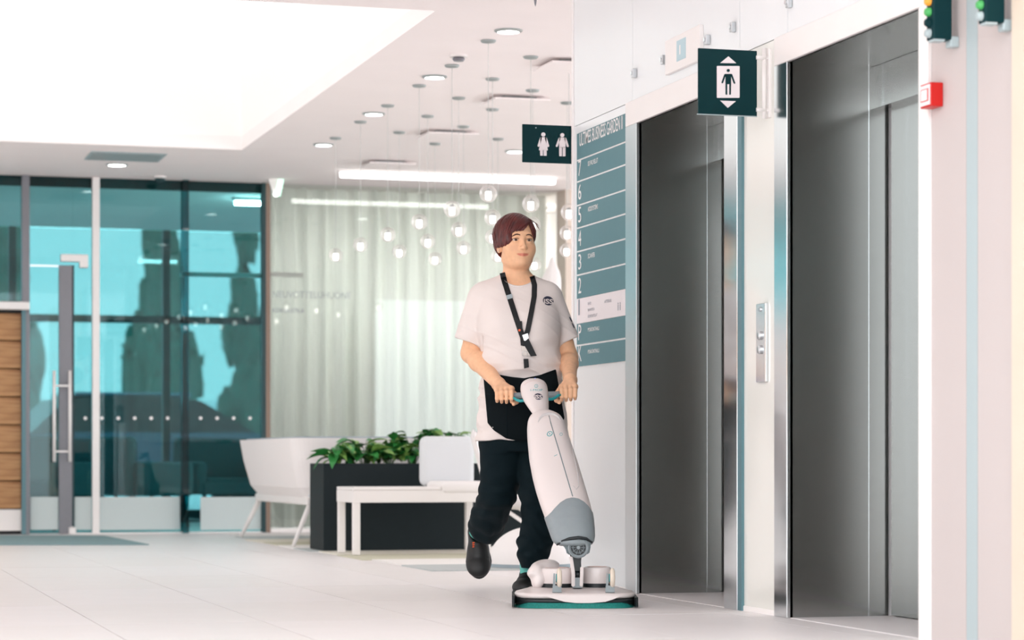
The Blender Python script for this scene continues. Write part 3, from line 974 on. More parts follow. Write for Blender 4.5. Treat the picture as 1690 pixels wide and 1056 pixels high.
def plant(x, y, h, nst, per, leaves, lab, spread, seed):
    rr = random.Random(seed)
    e = empty('potted_plant', (x, y, PH - .05))
    tag(e, lab, 'plant', 'leafy plants in the grey planter')
    for s_ in range(nst):
        a = rr.uniform(0, 6.28)
        tip = Vector((math.cos(a) * spread * rr.uniform(.4, 1), math.sin(a) * min(spread, .14) * rr.uniform(.3, 1), h * rr.uniform(.6, 1)))
        mid = Vector((tip.x * .35, tip.y * .35, tip.z * .6))
        tube('stem', [(0, 0, 0), mid, tip], [.004, .003, .002], 'stem_green', e, 5)
        for k in range(per):
            t = .45 + .55 * k / max(1, per - 1)
            pp = mid.lerp(tip, (t - .4) / .6) if t > .4 else mid
            o = bpy.data.objects.new('leaf', rr.choice(leaves)); COL.objects.link(o); o.parent = e
            o.location = pp
            az = a - math.pi / 2 + rr.uniform(-1.5, 1.5)
            o.rotation_euler = (rr.uniform(-.2, .75), rr.uniform(-.4, .4), az)
            o.scale = [rr.uniform(.75, 1.15)] * 3
plant(3.30, 15.53, .17, 10, 4, big, 'low trailing plant with pale broad leaves at the planter corner', .14, 1)
plant(3.50, 15.55, .22, 11, 4, big, 'broad-leaved dark green plant with upright folded leaves in the planter', .15, 2)
plant(3.66, 15.52, .18, 12, 6, small, 'light green small-leaved plant between bushier ones in the planter', .12, 3)
plant(3.82, 15.56, .27, 22, 8, small, 'bushy green plant with many small leaves, tallest in the planter', .18, 4)
plant(4.02, 15.55, .26, 20, 8, small, 'bushy green plant next to the white seat back', .16, 5)

# bench with integrated table top and upholstered seat
BX0, BX1, BY0, BY1 = 3.215, 4.10, 14.60, 15.08
bn = empty('bench_sofa', ((BX0 + BX1) / 2, (BY0 + BY1) / 2, .008))
tag(bn, 'white framed bench seat with side table top in front of the planter', 'bench')
hx, hy = (BX1 - BX0) / 2, (BY1 - BY0) / 2
BT = .418
box('table_top', (-hx, -hy, BT - .02), (-hx + .56, hy, BT), 'white_lacquer', bn, .004)
rim_box('frame', (-hx, -hy, BT - .095), (hx, hy, BT - .021), .035, 'white_lacquer', bn)
box('seat_cushion', (-hx + .56, -hy - .01, BT - .045), (hx, hy - .09, BT + .035), 'sofa_white', bn, .03, 4, True)
box('back_cushion', (-hx + .53, hy - .10, BT + .0), (hx, hy, BT + .32), 'sofa_fabric', bn, .045, 5, True)
for sx, sy in ((-1, -1), (-1, 1), (1, -1), (1, 1)):
    x, y = sx * (hx - .025), sy * (hy - .025)
    box('leg', (x - .022, y - .022, 0), (x + .022, y + .022, BT - .095), 'white_lacquer', bn, .003)

# sofa behind the planter, running away from the camera
def shell_sofa(name, x0, x1, y0, y1, label, group=None, legs='splay'):
    e = empty(name, ((x0 + x1) / 2, (y0 + y1) / 2, .008))
    tag(e, label, 'sofa', group)
    hx, hy = (x1 - x0) / 2, (y1 - y0) / 2
    def u_path(off, n=8):
        pts = []
        r = .16
        X, Y = hx + off, hy + off
        pts.append((X, -Y))
        for cx, cy, a0 in ((-X + r, -Y + r, 270), (-X + r, Y - r, 180)):
            for k in range(n + 1):
                q = math.radians(a0 - 90 * k / n)
                pts.append((cx + r * math.cos(q), cy + r * math.sin(q)))
        pts.append((X, Y))
        return pts
    # outer shell: U in plan, flares upward
    bm = bmesh.new()
    rings = []
    for z, o_, i_ in ((.33, -.10, -.14), (.40, -.05, -.10), (.58, -.005, -.05), (.735, .02, -.02)):
        op, ip = u_path(o_), u_path(i_)
        rings.append([Vector((x, y, z)) for x, y in op] + [Vector((x, y, z)) for x, y in reversed(ip)])
    ring_bridge(bm, rings)
    new_obj('shell', bm, 'sofa_white', e, False)
    bm = bmesh.new()
    rings = []
    for z, o_, i_ in ((.40, -.105, -.17), (.58, -.055, -.12), (.745, -.025, -.075)):
        op, ip = u_path(o_), u_path(i_)
        rings.append([Vector((x, y, z)) for x, y in op] + [Vector((x, y, z)) for x, y in reversed(ip)])
    ring_bridge(bm, rings)
    new_obj('lining', bm, 'sofa_grey', e, False)
    box('seat_cushion', (-hx + .12, -hy + .12, .31), (hx + .02, hy - .12, .43), 'sofa_fabric', e, .03, 4, True)
    box('seat_pan', (-hx + .10, -hy + .10, .28), (hx, hy - .10, .335), 'white_lacquer', e, .01, 2)
    for sx, sy in ((-1, -1), (-1, 1), (1, -1), (1, 1)):
        tp = Vector((sx * (hx - .13), sy * (hy - .13), .29))
        bt = Vector((sx * (hx + .0), sy * (hy - .06), 0.008))
        tube('leg', [tp, bt], [.02, .013], 'white_lacquer', e, 10)
    return e
shell_sofa('shell_sofa', 3.13, 4.02, 16.02, 18.2, 'white shell sofa with grey lining behind the dark planter')
sc = empty('lounge_chair', (14.0 * ratio(878), 14.0, .008), math.radians(60))
tag(sc, 'white lounge chair with thin crossed legs behind the walking person', 'chair')
bm = bmesh.new()
rings = []
for t in range(13):
    q = t / 12
    if q < .55:
        y, z = -.28 + q / .55 * .5, .33 - .02 * math.sin(q / .55 * math.pi)
    else:
        k = (q - .55) / .45
        y, z = .22 + .12 * k, .33 + .40 * k ** 1.1
    w = .22 + .03 * math.sin(q * math.pi)
    nrm = Vector((0, -.3 if q > .55 else 0, 1 if q < .55 else .4)).normalized()
    rings.append([Vector((w * math.cos(a), y, z)) + nrm * (.03 * math.sin(a) + .05 * abs(math.cos(a)) ** 3) for a in (2 * math.pi * k / 20 for k in range(20))])
ring_bridge(bm, rings)
new_obj('seat_shell', bm, 'sofa_white', sc, True)
for sx in (-1, 1):
    tube('leg', [(sx * .18, -.20, .315), (sx * .21, .26, .014)], .012, 'white_lacquer', sc)
    tube('leg', [(sx * .18, .16, .315), (sx * .21, -.30, .014)], .012, 'white_lacquer', sc)
tube('cross_bar', [(-.195, -.02, .17), (.195, -.02, .17)], .008, 'white_lacquer', sc)

# white dome pouf and tall white sculpture
p = floor_pt(875, 937)
pf = empty('dome_pouf', (p.x, p.y, .008))
tag(pf, 'low white dome-shaped pouf on the floor behind the person', 'pouf')
lathe('dome', [(.232, .018)] + [(.232 * math.cos(q), .018 + .20 * math.sin(q)) for q in (math.pi / 2 * k / 14 for k in range(1, 14))] + [(.0001, .218)], 'sofa_white', pf, 48)
lathe('base_ring', [(.0001, .0), (.225, .0), (.228, .018), (.0001, .018)], 'sofa_grey', pf, 48)
p = wpt(910, 760, 17.2)
st = empty('sculpture', (p.x, p.y, .008))
tag(st, 'tall white tapering sculpture between the person and the stone wall', 'sculpture')
d16 = 17.2
prof = [(470, 893.5, 926), (460, 896, 926), (450, 900.5, 924), (442, 904, 920), (434, 906.5, 917), (429, 909, 914.5), (427, 911, 913)]
rings = []
for z, a_, b_ in [(0.04, 880, 926), (1.2, 888, 926)] + [(CAM_H + (HORIZON - v) * d16 / F_PX, l, r) for v, l, r in prof]:
    cx_, rx_ = ((a_ + b_) / 2 - 910) * d16 / F_PX, (b_ - a_) / 2 * d16 / F_PX
    rings.append([Vector((cx_ + rx_ * math.cos(q) * (1 + .06 * math.sin(5 * q + z * 9)), rx_ * .7 * math.sin(q), z)) for q in (2 * math.pi * k / 26 for k in range(26))])
bm = bmesh.new(); ring_bridge(bm, rings)
o = new_obj('body', bm, 'sofa_white', st, True); o.rotation_euler = (0, 0, -THETA)
lathe('plinth', [(.0001, .0), (.14, .0), (.14, .04), (.0001, .04)], 'white_lacquer', st, 32)

# rug of offset strips
rg = empty('striped_rug', (4.6, 15.6, 0))
tag(rg, 'pale rug of offset beige, olive and grey strips under the seating', 'rug')
mat('rug_beige', srgb(222, 217, 205), .95, noise=.04, nscale=120)
mat('rug_olive', srgb(196, 193, 172), .95, noise=.05, nscale=120)
mat('rug_grey', srgb(186, 192, 192), .95, noise=.05, nscale=120)
mat('rug_white', srgb(232, 229, 226), .95, noise=.03, nscale=120)
ends = [(713, 943), (665, 934), (600, 925), (560, 917), (512, 911), (486, 906), (462, 901), (430, 896), (414, 891), (400, 886)]
ys = [floor_pt(u, v).y for u, v in ends] + [19.2]
for k, (u, v) in enumerate(ends):
    xa = floor_pt(u, v).x
    box('rug_strip', (xa, ys[k] + .004, .0), (6.2, ys[k + 1], .007), ['rug_grey', 'rug_white', 'rug_olive', 'rug_beige'][k % 4], rg, origin=(4.6, 15.6, 0))
# entrance mat
pts = [floor_pt(-60, 900), floor_pt(246, 899.5), floor_pt(172, 885), floor_pt(-60, 884)]
em = empty('entrance_mat', (1.7, 18.0, 0))
tag(em, 'grey-teal entrance mat in front of the glass door', 'mat')
bm = bmesh.new(); prism_bm(bm, [(p.x - 1.7, p.y - 18.0) for p in pts], lambda a, b, c: Vector((a, b, .001 + c)), .006)
new_obj('mat_body', bm, 'mat_teal', em)

# =================================================================== LOUNGE AND STREET BEYOND THE GLASS
def tub_chair(x, y, rz, lab, w=.36, seat='sofa_white'):
    e = empty('lounge_armchair', (x, y, 0), rz)
    tag(e, lab, 'armchair', 'dark armchairs behind the teal glass')
    box('seat', (-w, -.32, .28), (w, .26, .40), 'lounge_teal', e, .03, 3, True)
    box('seat_pad', (-w + .05, -.31, .395), (w - .05, .2, .43), seat, e, .015, 2, True)
    box('backrest', (-w, .22, .28), (w, .36, .80), 'lounge_teal', e, .05, 4, True)
    for s_ in (-1, 1):
        box('armrest', (s_ * w - .05, -.3, .28), (s_ * w + .05, .26, .58), 'lounge_teal', e, .03, 3, True)
        for t in (-1, 1):
            tube('leg', [(s_ * (w - .05), t * .24, .29), (s_ * (w - .02), t * .28, .0)], [.02, .013], 'dark_frame', e, 8)
q = on_y(235, 800, 21.6); tub_chair(q.x, q.y, 1.9, 'dark teal armchair with pale seat pad next to the glass edge')
q = on_y(378, 800, 22.3); tub_chair(q.x, q.y, .3, 'wide dark teal armchair in the corner behind the glass', .42, 'lounge_teal')
q = on_y(150, 800, 23.1); tub_chair(q.x, q.y, -.4, 'dark teal armchair farther back in the glazed lounge')
q = on_y(70, 800, 21.0); tub_chair(q.x, q.y, 2.4, 'dark teal armchair seen behind the door pull handles')
q = on_y(300, 800, 23.35)
tb = empty('lounge_table', (q.x, q.y, 0))
tag(tb, 'round dark lounge table behind the teal glass', 'table')
lathe('table_top', [(.0001, .54), (.40, .54), (.41, .555), (.40, .57), (.0001, .57)], 'lounge_teal', tb, 32)
lathe('pedestal', [(.0001, .0), (.22, .0), (.22, .02), (.03, .04), (.03, .54), (.0001, .54)], 'dark_frame', tb, 20)

# =================================================================== PERSON (smooth blended volumes turned into one surface)
mat('skin', srgb(236, 186, 148), .5, spec=.35, noise=.05, nscale=60)
_nt = MATS['skin'].node_tree
_b = _nt.nodes['Principled BSDF']
_src = _b.inputs['Base Color'].links[0].from_socket
_at = _nt.nodes.new('ShaderNodeAttribute'); _at.attribute_name = 'lip'
_mx = _nt.nodes.new('ShaderNodeMix'); _mx.data_type = 'RGBA'
_mx.inputs[7].default_value = srgb(212, 128, 108)
_nt.links.new(_at.outputs['Fac'], _mx.inputs[0]); _nt.links.new(_src, _mx.inputs[6]); _nt.links.new(_mx.outputs[2], _b.inputs['Base Color'])
mat('shirt_white', srgb(228, 219, 215), .85, noise=.01, nscale=300, bump=.06)
mat('navy_cloth', srgb(2, 21, 27), .85, spec=.2, noise=.12, nscale=220, bump=.1)
mat('navy_apron', srgb(1, 12, 17), .85, spec=.2, noise=.1, nscale=220, bump=.08)
mat('hair_red', srgb(84, 27, 24), .34, noise=.45, nscale=40, spec=.5)
mat('brow_brown', srgb(72, 42, 30), .7)
mat('eye_white', srgb(205, 190, 178), .25)
mat('iris_brown', srgb(58, 32, 18), .15)
mat('shoe_black', srgb(9, 12, 14), .5, noise=.1, nscale=90)
mat('sole_black', srgb(14, 15, 17), .7)
mat('sock_teal', srgb(104, 190, 180), .85)
mat('orange_tab', srgb(232, 92, 40), .5)
mat('lanyard_black', srgb(5, 11, 15), .7)
mat('lanyard_grey', srgb(160, 174, 180), .6)
mat('badge_card', srgb(216, 208, 200), .4)
mat('logo_navy', srgb(28, 32, 58), .6)
mat('silver', (.7, .7, .7, 1), .25, metal=1.0)

class Field:
    def __init__(s, lo, hi, h):
        s.lo, s.h = np.array(lo, float), h
        s.n = np.ceil((np.array(hi) - s.lo) / h).astype(int) + 1
        s.v = np.full(s.n, 1.0, np.float32)
        s.ax = [s.lo[i] + h * np.arange(s.n[i]) for i in range(3)]
    def _sl(s, bmin, bmax, pad):
        out = []
        for i in range(3):
            a = int(max(0, math.floor((bmin[i] - pad - s.lo[i]) / s.h)))
            b = int(min(s.n[i], math.ceil((bmax[i] + pad - s.lo[i]) / s.h) + 1))
            out.append(slice(a, max(a, b)))
        return tuple(out)
    def put(s, prim, k=.01, op='add'):
        fn, bmin, bmax = prim
        sl = s._sl(bmin, bmax, k + 4 * s.h)
        X, Y, Z = np.meshgrid(*[s.ax[i][sl[i]].astype(np.float32) for i in range(3)], indexing='ij', sparse=True)
        d = fn(X, Y, Z)
        a = s.v[sl]
        if op == 'add':
            hh = np.maximum(k - np.abs(a - d), 0) / k
            s.v[sl] = np.minimum(a, d) - hh * hh * k * .25
        else:
            d = -d
            hh = np.maximum(k - np.abs(a - d), 0) / k
            s.v[sl] = np.maximum(a, d) + hh * hh * k * .25
    def warp(s, fn):
        X, Y, Z = np.meshgrid(*[a.astype(np.float32) for a in s.ax], indexing='ij', sparse=True)
        s.v = s.v + fn(X, Y, Z).astype(np.float32)
    def keep(s, fn):
        X, Y, Z = np.meshgrid(*[a.astype(np.float32) for a in s.ax], indexing='ij', sparse=True)
        s.v = np.maximum(s.v, fn(X, Y, Z)).astype(np.float32)
    def mesh(s, name, smooth_it=2):
        v = s.v
        ins = v < 0
        c = np.zeros(tuple(np.array(v.shape) - 1), np.int8)
        for i in (0, 1):
            for j in (0, 1):
                for k in (0, 1):
                    c += ins[i:i + c.shape[0], j:j + c.shape[1], k:k + c.shape[2]]
        cells = np.argwhere((c > 0) & (c < 8))
        idx = -np.ones(c.shape, np.int32)
        idx[tuple(cells.T)] = np.arange(len(cells))
        corner = np.array([[i, j, k] for i in (0, 1) for j in (0, 1) for k in (0, 1)])
        vals = np.stack([v[tuple((cells + q).T)] for q in corner], 1)
        acc = np.zeros((len(cells), 3)); cnt = np.zeros(len(cells))
        for a in range(8):
            for b in range(a + 1, 8):
                if np.abs(corner[a] - corner[b]).sum() != 1:
                    continue
                va, vb = vals[:, a], vals[:, b]
                m = (va < 0) != (vb < 0)
                t = np.where(m, va / np.where(m, va - vb, 1), 0)
                p = corner[a] + t[:, None] * (corner[b] - corner[a])
                acc[m] += p[m]; cnt[m] += 1
        co = s.lo + (cells + acc / cnt[:, None]) * s.h
        quads = []
        for ax in range(3):
            o1, o2 = [(1, 2), (2, 0), (0, 1)][ax]
            A = [slice(None)] * 3; B = [slice(None)] * 3
            A[ax] = slice(0, -1); B[ax] = slice(1, None)
            ia, ib = ins[tuple(A)], ins[tuple(B)]
            e = np.argwhere(ia != ib)
            e = e[(e[:, o1] > 0) & (e[:, o2] > 0) & (e[:, o1] < v.shape[o1] - 1) & (e[:, o2] < v.shape[o2] - 1)]
            d1 = np.zeros(3, int); d1[o1] = 1
            d2 = np.zeros(3, int); d2[o2] = 1
            q = np.stack([idx[tuple((e - d1 - d2).T)], idx[tuple((e - d2).T)], idx[tuple(e.T)], idx[tuple((e - d1).T)]], 1)
            fl_ = ia[tuple(e.T)]
            q[~fl_] = q[~fl_][:, ::-1]
            quads.append(q)
        q = np.concatenate(quads)
        # light smoothing of the vertices
        ed = np.concatenate([q[:, [0, 1]], q[:, [1, 2]], q[:, [2, 3]], q[:, [3, 0]]])
        for it in range(smooth_it):
            f = .5 if it % 2 == 0 else -.35
            sm_ = np.zeros_like(co); ct = np.zeros(len(co))
            for a, b in ((0, 1), (1, 0)):
                for i in range(3):
                    sm_[:, i] += np.bincount(ed[:, a], co[ed[:, b], i], len(co))
                ct += np.bincount(ed[:, a], minlength=len(co))
            co = co + f * (sm_ / np.maximum(ct, 1)[:, None] - co)
        me = bpy.data.meshes.new(name)
        me.vertices.add(len(co)); me.vertices.foreach_set('co', co.astype(np.float32).ravel())
        me.loops.add(len(q) * 4); me.loops.foreach_set('vertex_index', q.astype(np.int32).ravel())
        me.polygons.add(len(q)); me.polygons.foreach_set('loop_start', np.arange(len(q), dtype=np.int32) * 4)
        me.update(calc_edges=True)
        me.validate()
        return me

def cone(a, b, r1, r2, sq=None):
    """tapered rounded limb from a to b"""
    a, b = np.array(a, float), np.array(b, float)
    ba = b - a
    L2 = float(ba @ ba)
    def fn(X, Y, Z):
        px, py, pz = X - a[0], Y - a[1], Z - a[2]
        t = np.clip((px * ba[0] + py * ba[1] + pz * ba[2]) / L2, 0, 1)
        return np.sqrt((px - t * ba[0]) ** 2 + (py - t * ba[1]) ** 2 + (pz - t * ba[2]) ** 2) - (r1 + (r2 - r1) * t)
    r = max(r1, r2)
    return fn, np.minimum(a, b) - r, np.maximum(a, b) + r

def ell(c, r, rot=None):
    c, r = np.array(c, float), np.array(r, float)
    R = np.array(rot) if rot is not None else None
    def fn(X, Y, Z):
        x, y, z = X - c[0], Y - c[1], Z - c[2]
        if R is not None:
            x, y, z = (R[0, 0] * x + R[1, 0] * y + R[2, 0] * z, R[0, 1] * x + R[1, 1] * y + R[2, 1] * z, R[0, 2] * x + R[1, 2] * y + R[2, 2] * z)
        k0 = np.sqrt((x / r[0]) ** 2 + (y / r[1]) ** 2 + (z / r[2]) ** 2)
        k1 = np.sqrt((x / r[0] ** 2) ** 2 + (y / r[1] ** 2) ** 2 + (z / r[2] ** 2) ** 2)
        return k0 * (k0 - 1) / np.maximum(k1, 1e-6)
    m = r.max() if rot is not None else r
    return fn, c - m, c + m

def loft(rows, grow=0.0, p=2.3):
    """rows: (z, cx, cy, rx, ry), ascending z"""
    A = np.array(sorted(rows))
    zs = np.linspace(A[0, 0], A[-1, 0], 240)
    cols = []
    for i in range(1, 5):
        c = np.interp(zs, A[:, 0], A[:, i])
        for _ in range(30):
            c[1:-1] = .5 * c[1:-1] + .25 * (c[:-2] + c[2:])
        cols.append(c)
    def fn(X, Y, Z):
        cx = np.interp(Z, zs, cols[0]); cy = np.interp(Z, zs, cols[1])
        rx = np.interp(Z, zs, cols[2]) + grow; ry = np.interp(Z, zs, cols[3]) + grow
        q = (np.abs((X - cx) / rx) ** p + np.abs((Y - cy) / ry) ** p) ** (1 / p)
        d = (q - 1) * np.minimum(rx, ry)
        return np.maximum(d, np.maximum(Z - zs[-1] - grow, zs[0] - grow - Z))
    rx, ry = A[:, 3].max() + grow, A[:, 4].max() + grow
    return fn, np.array([A[:, 1].min() - rx, A[:, 2].min() - ry, zs[0] - grow]), np.array([A[:, 1].max() + rx, A[:, 2].max() + ry, zs[-1] + grow])

D0 = 10.83
RP = Vector((.035, D0, 0))
def L(u, v, y=0.0):
    return np.array(cpt(u, v, D0 + y) - RP)

pr = empty('person', to_world(RP), -THETA)
tag(pr, 'person in white t-shirt and dark trousers pushing a white floor scrubber', 'person')

# ---- torso profile shared by body, shirt and apron
trow = []
for v, uc, rpx, ry, cy in ((452, 852, 24, .060, .025), (460, 851.5, 40, .074, .022), (468, 851, 56, .088, .02), (480, 851.5, 67, .104, .018), (500, 853, 71, .122, .012), (540, 855.5, 69, .138, .0),
                           (570, 858, 65, .142, -.005), (600, 860, 65, .148, -.008), (620, 861, 67, .150, -.005), (660, 861, 72, .152, .0), (700, 861.5, 75, .154, .005), (726, 862, 76, .154, .005)):
    c = L(uc, v, 0)
    trow.append((c[2], c[0], cy, rpx * D0 / F_PX, ry))

# head frame
HC = L(852.2, 400, 0.0)
YAW = math.radians(18.5)
PIT = math.radians(-3)
RH = (Matrix.Rotation(YAW, 3, 'Z') @ Matrix.Rotation(PIT, 3, 'X'))
RHn = np.array(RH)
def H(x, y, z):
    return HC + RHn @ np.array((x, y, z))
def hell(c, r): return ell(H(*c), r, RHn)
def hcone(a, b, r1, r2): return cone(H(*a), H(*b), r1, r2)

body = Field(L(742, 720, 0) + np.array((0, -.37, .02)), L(962, 352, 0) + np.array((0, .19, .01)), .0027)
body.put(loft(trow, -.009), .01)
# neck, shoulders
body.put(cone(L(855, 480, .035), H(0, .028, -.07), .064, .053), .03)
body.put(cone(L(853, 470, .01), H(0, -.008, -.085), .048, .044), .03)
for su in (800, 905):
    body.put(cone(L(853, 468, .03), L(su, 482, .015), .05, .045), .03)
# head
body.put(hell((0, .012, .032), (.076, .094, .082)), .02)
body.put(hell((0, -.022, -.030), (.069, .072, .083)), .03)
body.put(hell((0, -.030, -.070), (.056, .055, .046)), .025)
for s_ in (-1, 1):
    body.put(hell((s_ * .038, -.046, -.036), (.034, .036, .036)), .02)
    body.put(hcone((s_ * .045, .0, -.075), (s_ * .02, -.05, -.098), .022, .02), .025)
body.put(hell((0, -.072, -.098), (.022, .018, .016)), .02)
body.put(hcone((-.030, -.080, .022), (.030, -.080, .022), .013, .013), .02)
for s_ in (-1, 1):
    body.put(hell((s_ * .031, -.104, .000), (.020, .018, .0125)), .012, 'sub')
body.put(hcone((0, -.089, .006), (0, -.106, -.032), .0058, .0082), .012)
body.put(hell((0, -.108, -.0355), (.0100, .0095, .0088)), .008)
for s_ in (-1, 1):
    body.put(hell((s_ * .0112, -.098, -.0385), (.0066, .009, .0068)), .007)
    body.put(hell((s_ * .0065, -.108, -.0465), (.0035, .005, .003)), .003, 'sub')
    body.put(hell((s_ * .031, -.0815, .0078), (.0165, .0125, .0062)), .005)
    body.put(hell((s_ * .031, -.0815, -.0102), (.0155, .0115, .0056)), .005)
# mouth
for s_ in (-1, 1):
    body.put(hcone((0, -.0895, -.0640), (s_ * .025, -.0805, -.0632), .0042, .0024), .006)
    body.put(hcone((0, -.0890, -.0716), (s_ * .020, -.0820, -.0672), .0052, .0028), .006)
    body.put(hcone((0, -.0955, -.0678), (s_ * .0280, -.0850, -.0628), .0018, .0016), .003, 'sub')
# ears
for s_ in (-1, 1):
    body.put(hell((s_ * .077, .014, -.018), (.011, .020, .031)), .008)
    body.put(hell((s_ * .088, .010, -.014), (.007, .010, .016)), .005, 'sub')
# arms
S_l, E_l, W_l = L(793, 494, .015), L(777, 583, .03), L(823, 634, -.205)
S_r, E_r, W_r = L(909, 494, .015), L(937.5, 590, .03), L(941, 627, -.215)
for S, E, W in ((S_l, E_l, W_l), (S_r, E_r, W_r)):
    body.put(cone(S, E, .052, .043), .02)
    m = E + (W - E) * .28
    body.put(cone(E, m, .041, .041), .02)
    body.put(cone(m, W, .041, .0275), .02)
# hands closed on the handlebar
BAR_Y = -.30
def bar_v(u): return 653.5 - (u - 832) * .033
def hand(W, us, thumb_side):
    lens = (1.0, 1.06, 1.0, .84)
    mcps = []
    for u, ln in zip(us, lens):
        c = L(u, bar_v(u), BAR_Y)
        mcp = c + np.array((0, .012, .030))
        pip = c + np.array((0, -.024 * ln, .016))
        dip = c + np.array((0, -.025 * ln, -.013 * ln))
        tip = c + np.array((0, -.004, -.026 * ln))
        mcps.append(mcp)
        for a, b, r1, r2 in ((mcp, pip, .0108, .0100), (pip, dip, .0098, .0090), (dip, tip, .0088, .0076)):
            body.put(cone(a, b, r1, r2), .0035)
    for mcp in mcps:
        body.put(cone(W, mcp, .024, .0125), .014)
    ci = L(us[0], bar_v(us[0]), BAR_Y)
    sgn = thumb_side
    b0 = (W + mcps[0]) / 2 + np.array((sgn * .014, .004, -.012))
    b1 = ci + np.array((sgn * .020, .026, .002))
    b2 = ci + np.array((sgn * .022, .012, -.026))
    b3 = ci + np.array((sgn * .010, -.010, -.036))
    for a, b, r1, r2 in ((b0, b1, .0155, .0125), (b1, b2, .0120, .0108), (b2, b3, .0105, .0085)):
        body.put(cone(a, b, r1, r2), .005)
hand(W_l, (844, 836, 828, 820.5), 1)
hand(W_r, (927, 934.5, 942, 949), -1)
me = body.mesh('body', 3)
bo = link_mesh('body', me, 'skin', pr, True)
# lips carry their own colour
cen = np.empty(len(me.polygons) * 3); me.polygons.foreach_get('center', cen); cen = cen.reshape(-1, 3)
hc = (cen - HC) @ RHn
vco = np.empty(len(me.vertices) * 3); me.vertices.foreach_get('co', vco)
hv = (vco.reshape(-1, 3) - HC) @ RHn
zc_ = -.0672 + .0030 * (hv[:, 0] / .025) ** 2
q_ = (hv[:, 0] / .0275) ** 2 + ((hv[:, 2] - zc_) / np.where(hv[:, 2] > zc_, .0062, .0078)) ** 2
lipw = np.clip((1.15 - q_) / .45, 0, 1) * (hv[:, 1] < -.065)
for s_ in (-1, 1):
    lipw = np.maximum(lipw, .16 * np.clip(1 - (((hv[:, 0] - s_ * .040) / .026) ** 2 + ((hv[:, 2] + .035) / .022) ** 2), 0, 1) * (hv[:, 1] < -.03))
at = me.attributes.new('lip', 'FLOAT', 'POINT'); at.data.foreach_set('value', lipw.astype(np.float32))

def bvh_of(m):
    co = np.empty(len(m.vertices) * 3); m.vertices.foreach_get('co', co)
    return BVHTree.FromPolygons([tuple(x) for x in co.reshape(-1, 3)], [tuple(p.vertices) for p in m.polygons])
body_bvh = bvh_of(me)
def face_hit(x, z, lift=.001):
    o_ = Vector(H(x, -.3, z)); dr = Vector(RHn @ np.array((0, 1, 0)))
    hit = body_bvh.ray_cast(o_, dr, .5)
    return (hit[0] - dr * lift) if hit[0] else Vector(H(x, -.09, z))
# eyes
for s_ in (-1, 1):
    c = H(s_ * .031, -.0775, -.0008)
    bm = bmesh.new(); bmesh.ops.create_uvsphere(bm, u_segments=20, v_segments=14, radius=.0132)
    bmesh.ops.translate(bm, verts=bm.verts, vec=Vector(c))
    ey = new_obj('eye', bm, 'eye_white', pr, True)
    gz_ = Vector(RHn @ np.array((-.12 , -1, .0))).normalized()
    bm = bmesh.new(); bmesh.ops.create_uvsphere(bm, u_segments=18, v_segments=12, radius=.0078)
    bmesh.ops.translate(bm, verts=bm.verts, vec=Vector(c) + gz_ * .0068)
    new_obj('iris', bm, 'iris_brown', ey, True)
    # brow and lash line
    pts, rad = [], []
    for k in range(9):
        t = k / 8
        x = s_ * (.014 + .036 * t)
        z = .0190 + .0055 * math.sin(math.pi * min(1, t * 1.15)) - .004 * t
        pts.append(face_hit(x, z, .0004)); rad.append(.0009 + .0021 * math.sin(math.pi * (.12 + .8 * t)))
    tube('eyebrow', pts, rad, 'brow_brown', pr, 8)
    pts = [face_hit(s_ * (.0165 + .029 * k / 8), .0030 + .003 * math.sin(math.pi * k / 8), .0003) for k in range(9)]
    tube('lash_line', pts, [.0006] + [.0012] * 7 + [.0006], 'brow_brown', pr, 6)
# ear studs
for k in range(2):
    bm = bmesh.new(); bmesh.ops.create_uvsphere(bm, u_segments=10, v_segments=8, radius=.003)
    bmesh.ops.translate(bm, verts=bm.verts, vec=Vector(H(-.083, -.003 + .006 * k, -.036 - .007 * k)))
    new_obj('ear_stud', bm, 'silver', pr, True)

# ---- hair: cap plus swept strands
hair = Field((-.115, -.125, -.10), (.115, .135, .145), .0025)
hair.put(ell((0, .014, .036), (.0865, .1035, .0925)), .01)
hair.put(ell((-.012, .02, .0), (.083, .092, .085)), .02)
hair.put(ell((-.058, -.022, .012), (.030, .058, .062)), .02)
def hz(x):
    return np.where(x < .040, np.clip(-.022 + (x + .062) / .102 * .098, -.05, .08), np.clip(.078 - (x - .040) * 3.2, -.02, .08))
hair.put((lambda X, Y, Z: np.maximum(np.maximum(Z - hz(X), Y + .030), -.2 + 0 * (X + Y + Z)), np.array((-.12, -.13, -.11)), np.array((.12, .0, .1))), .006, 'sub')
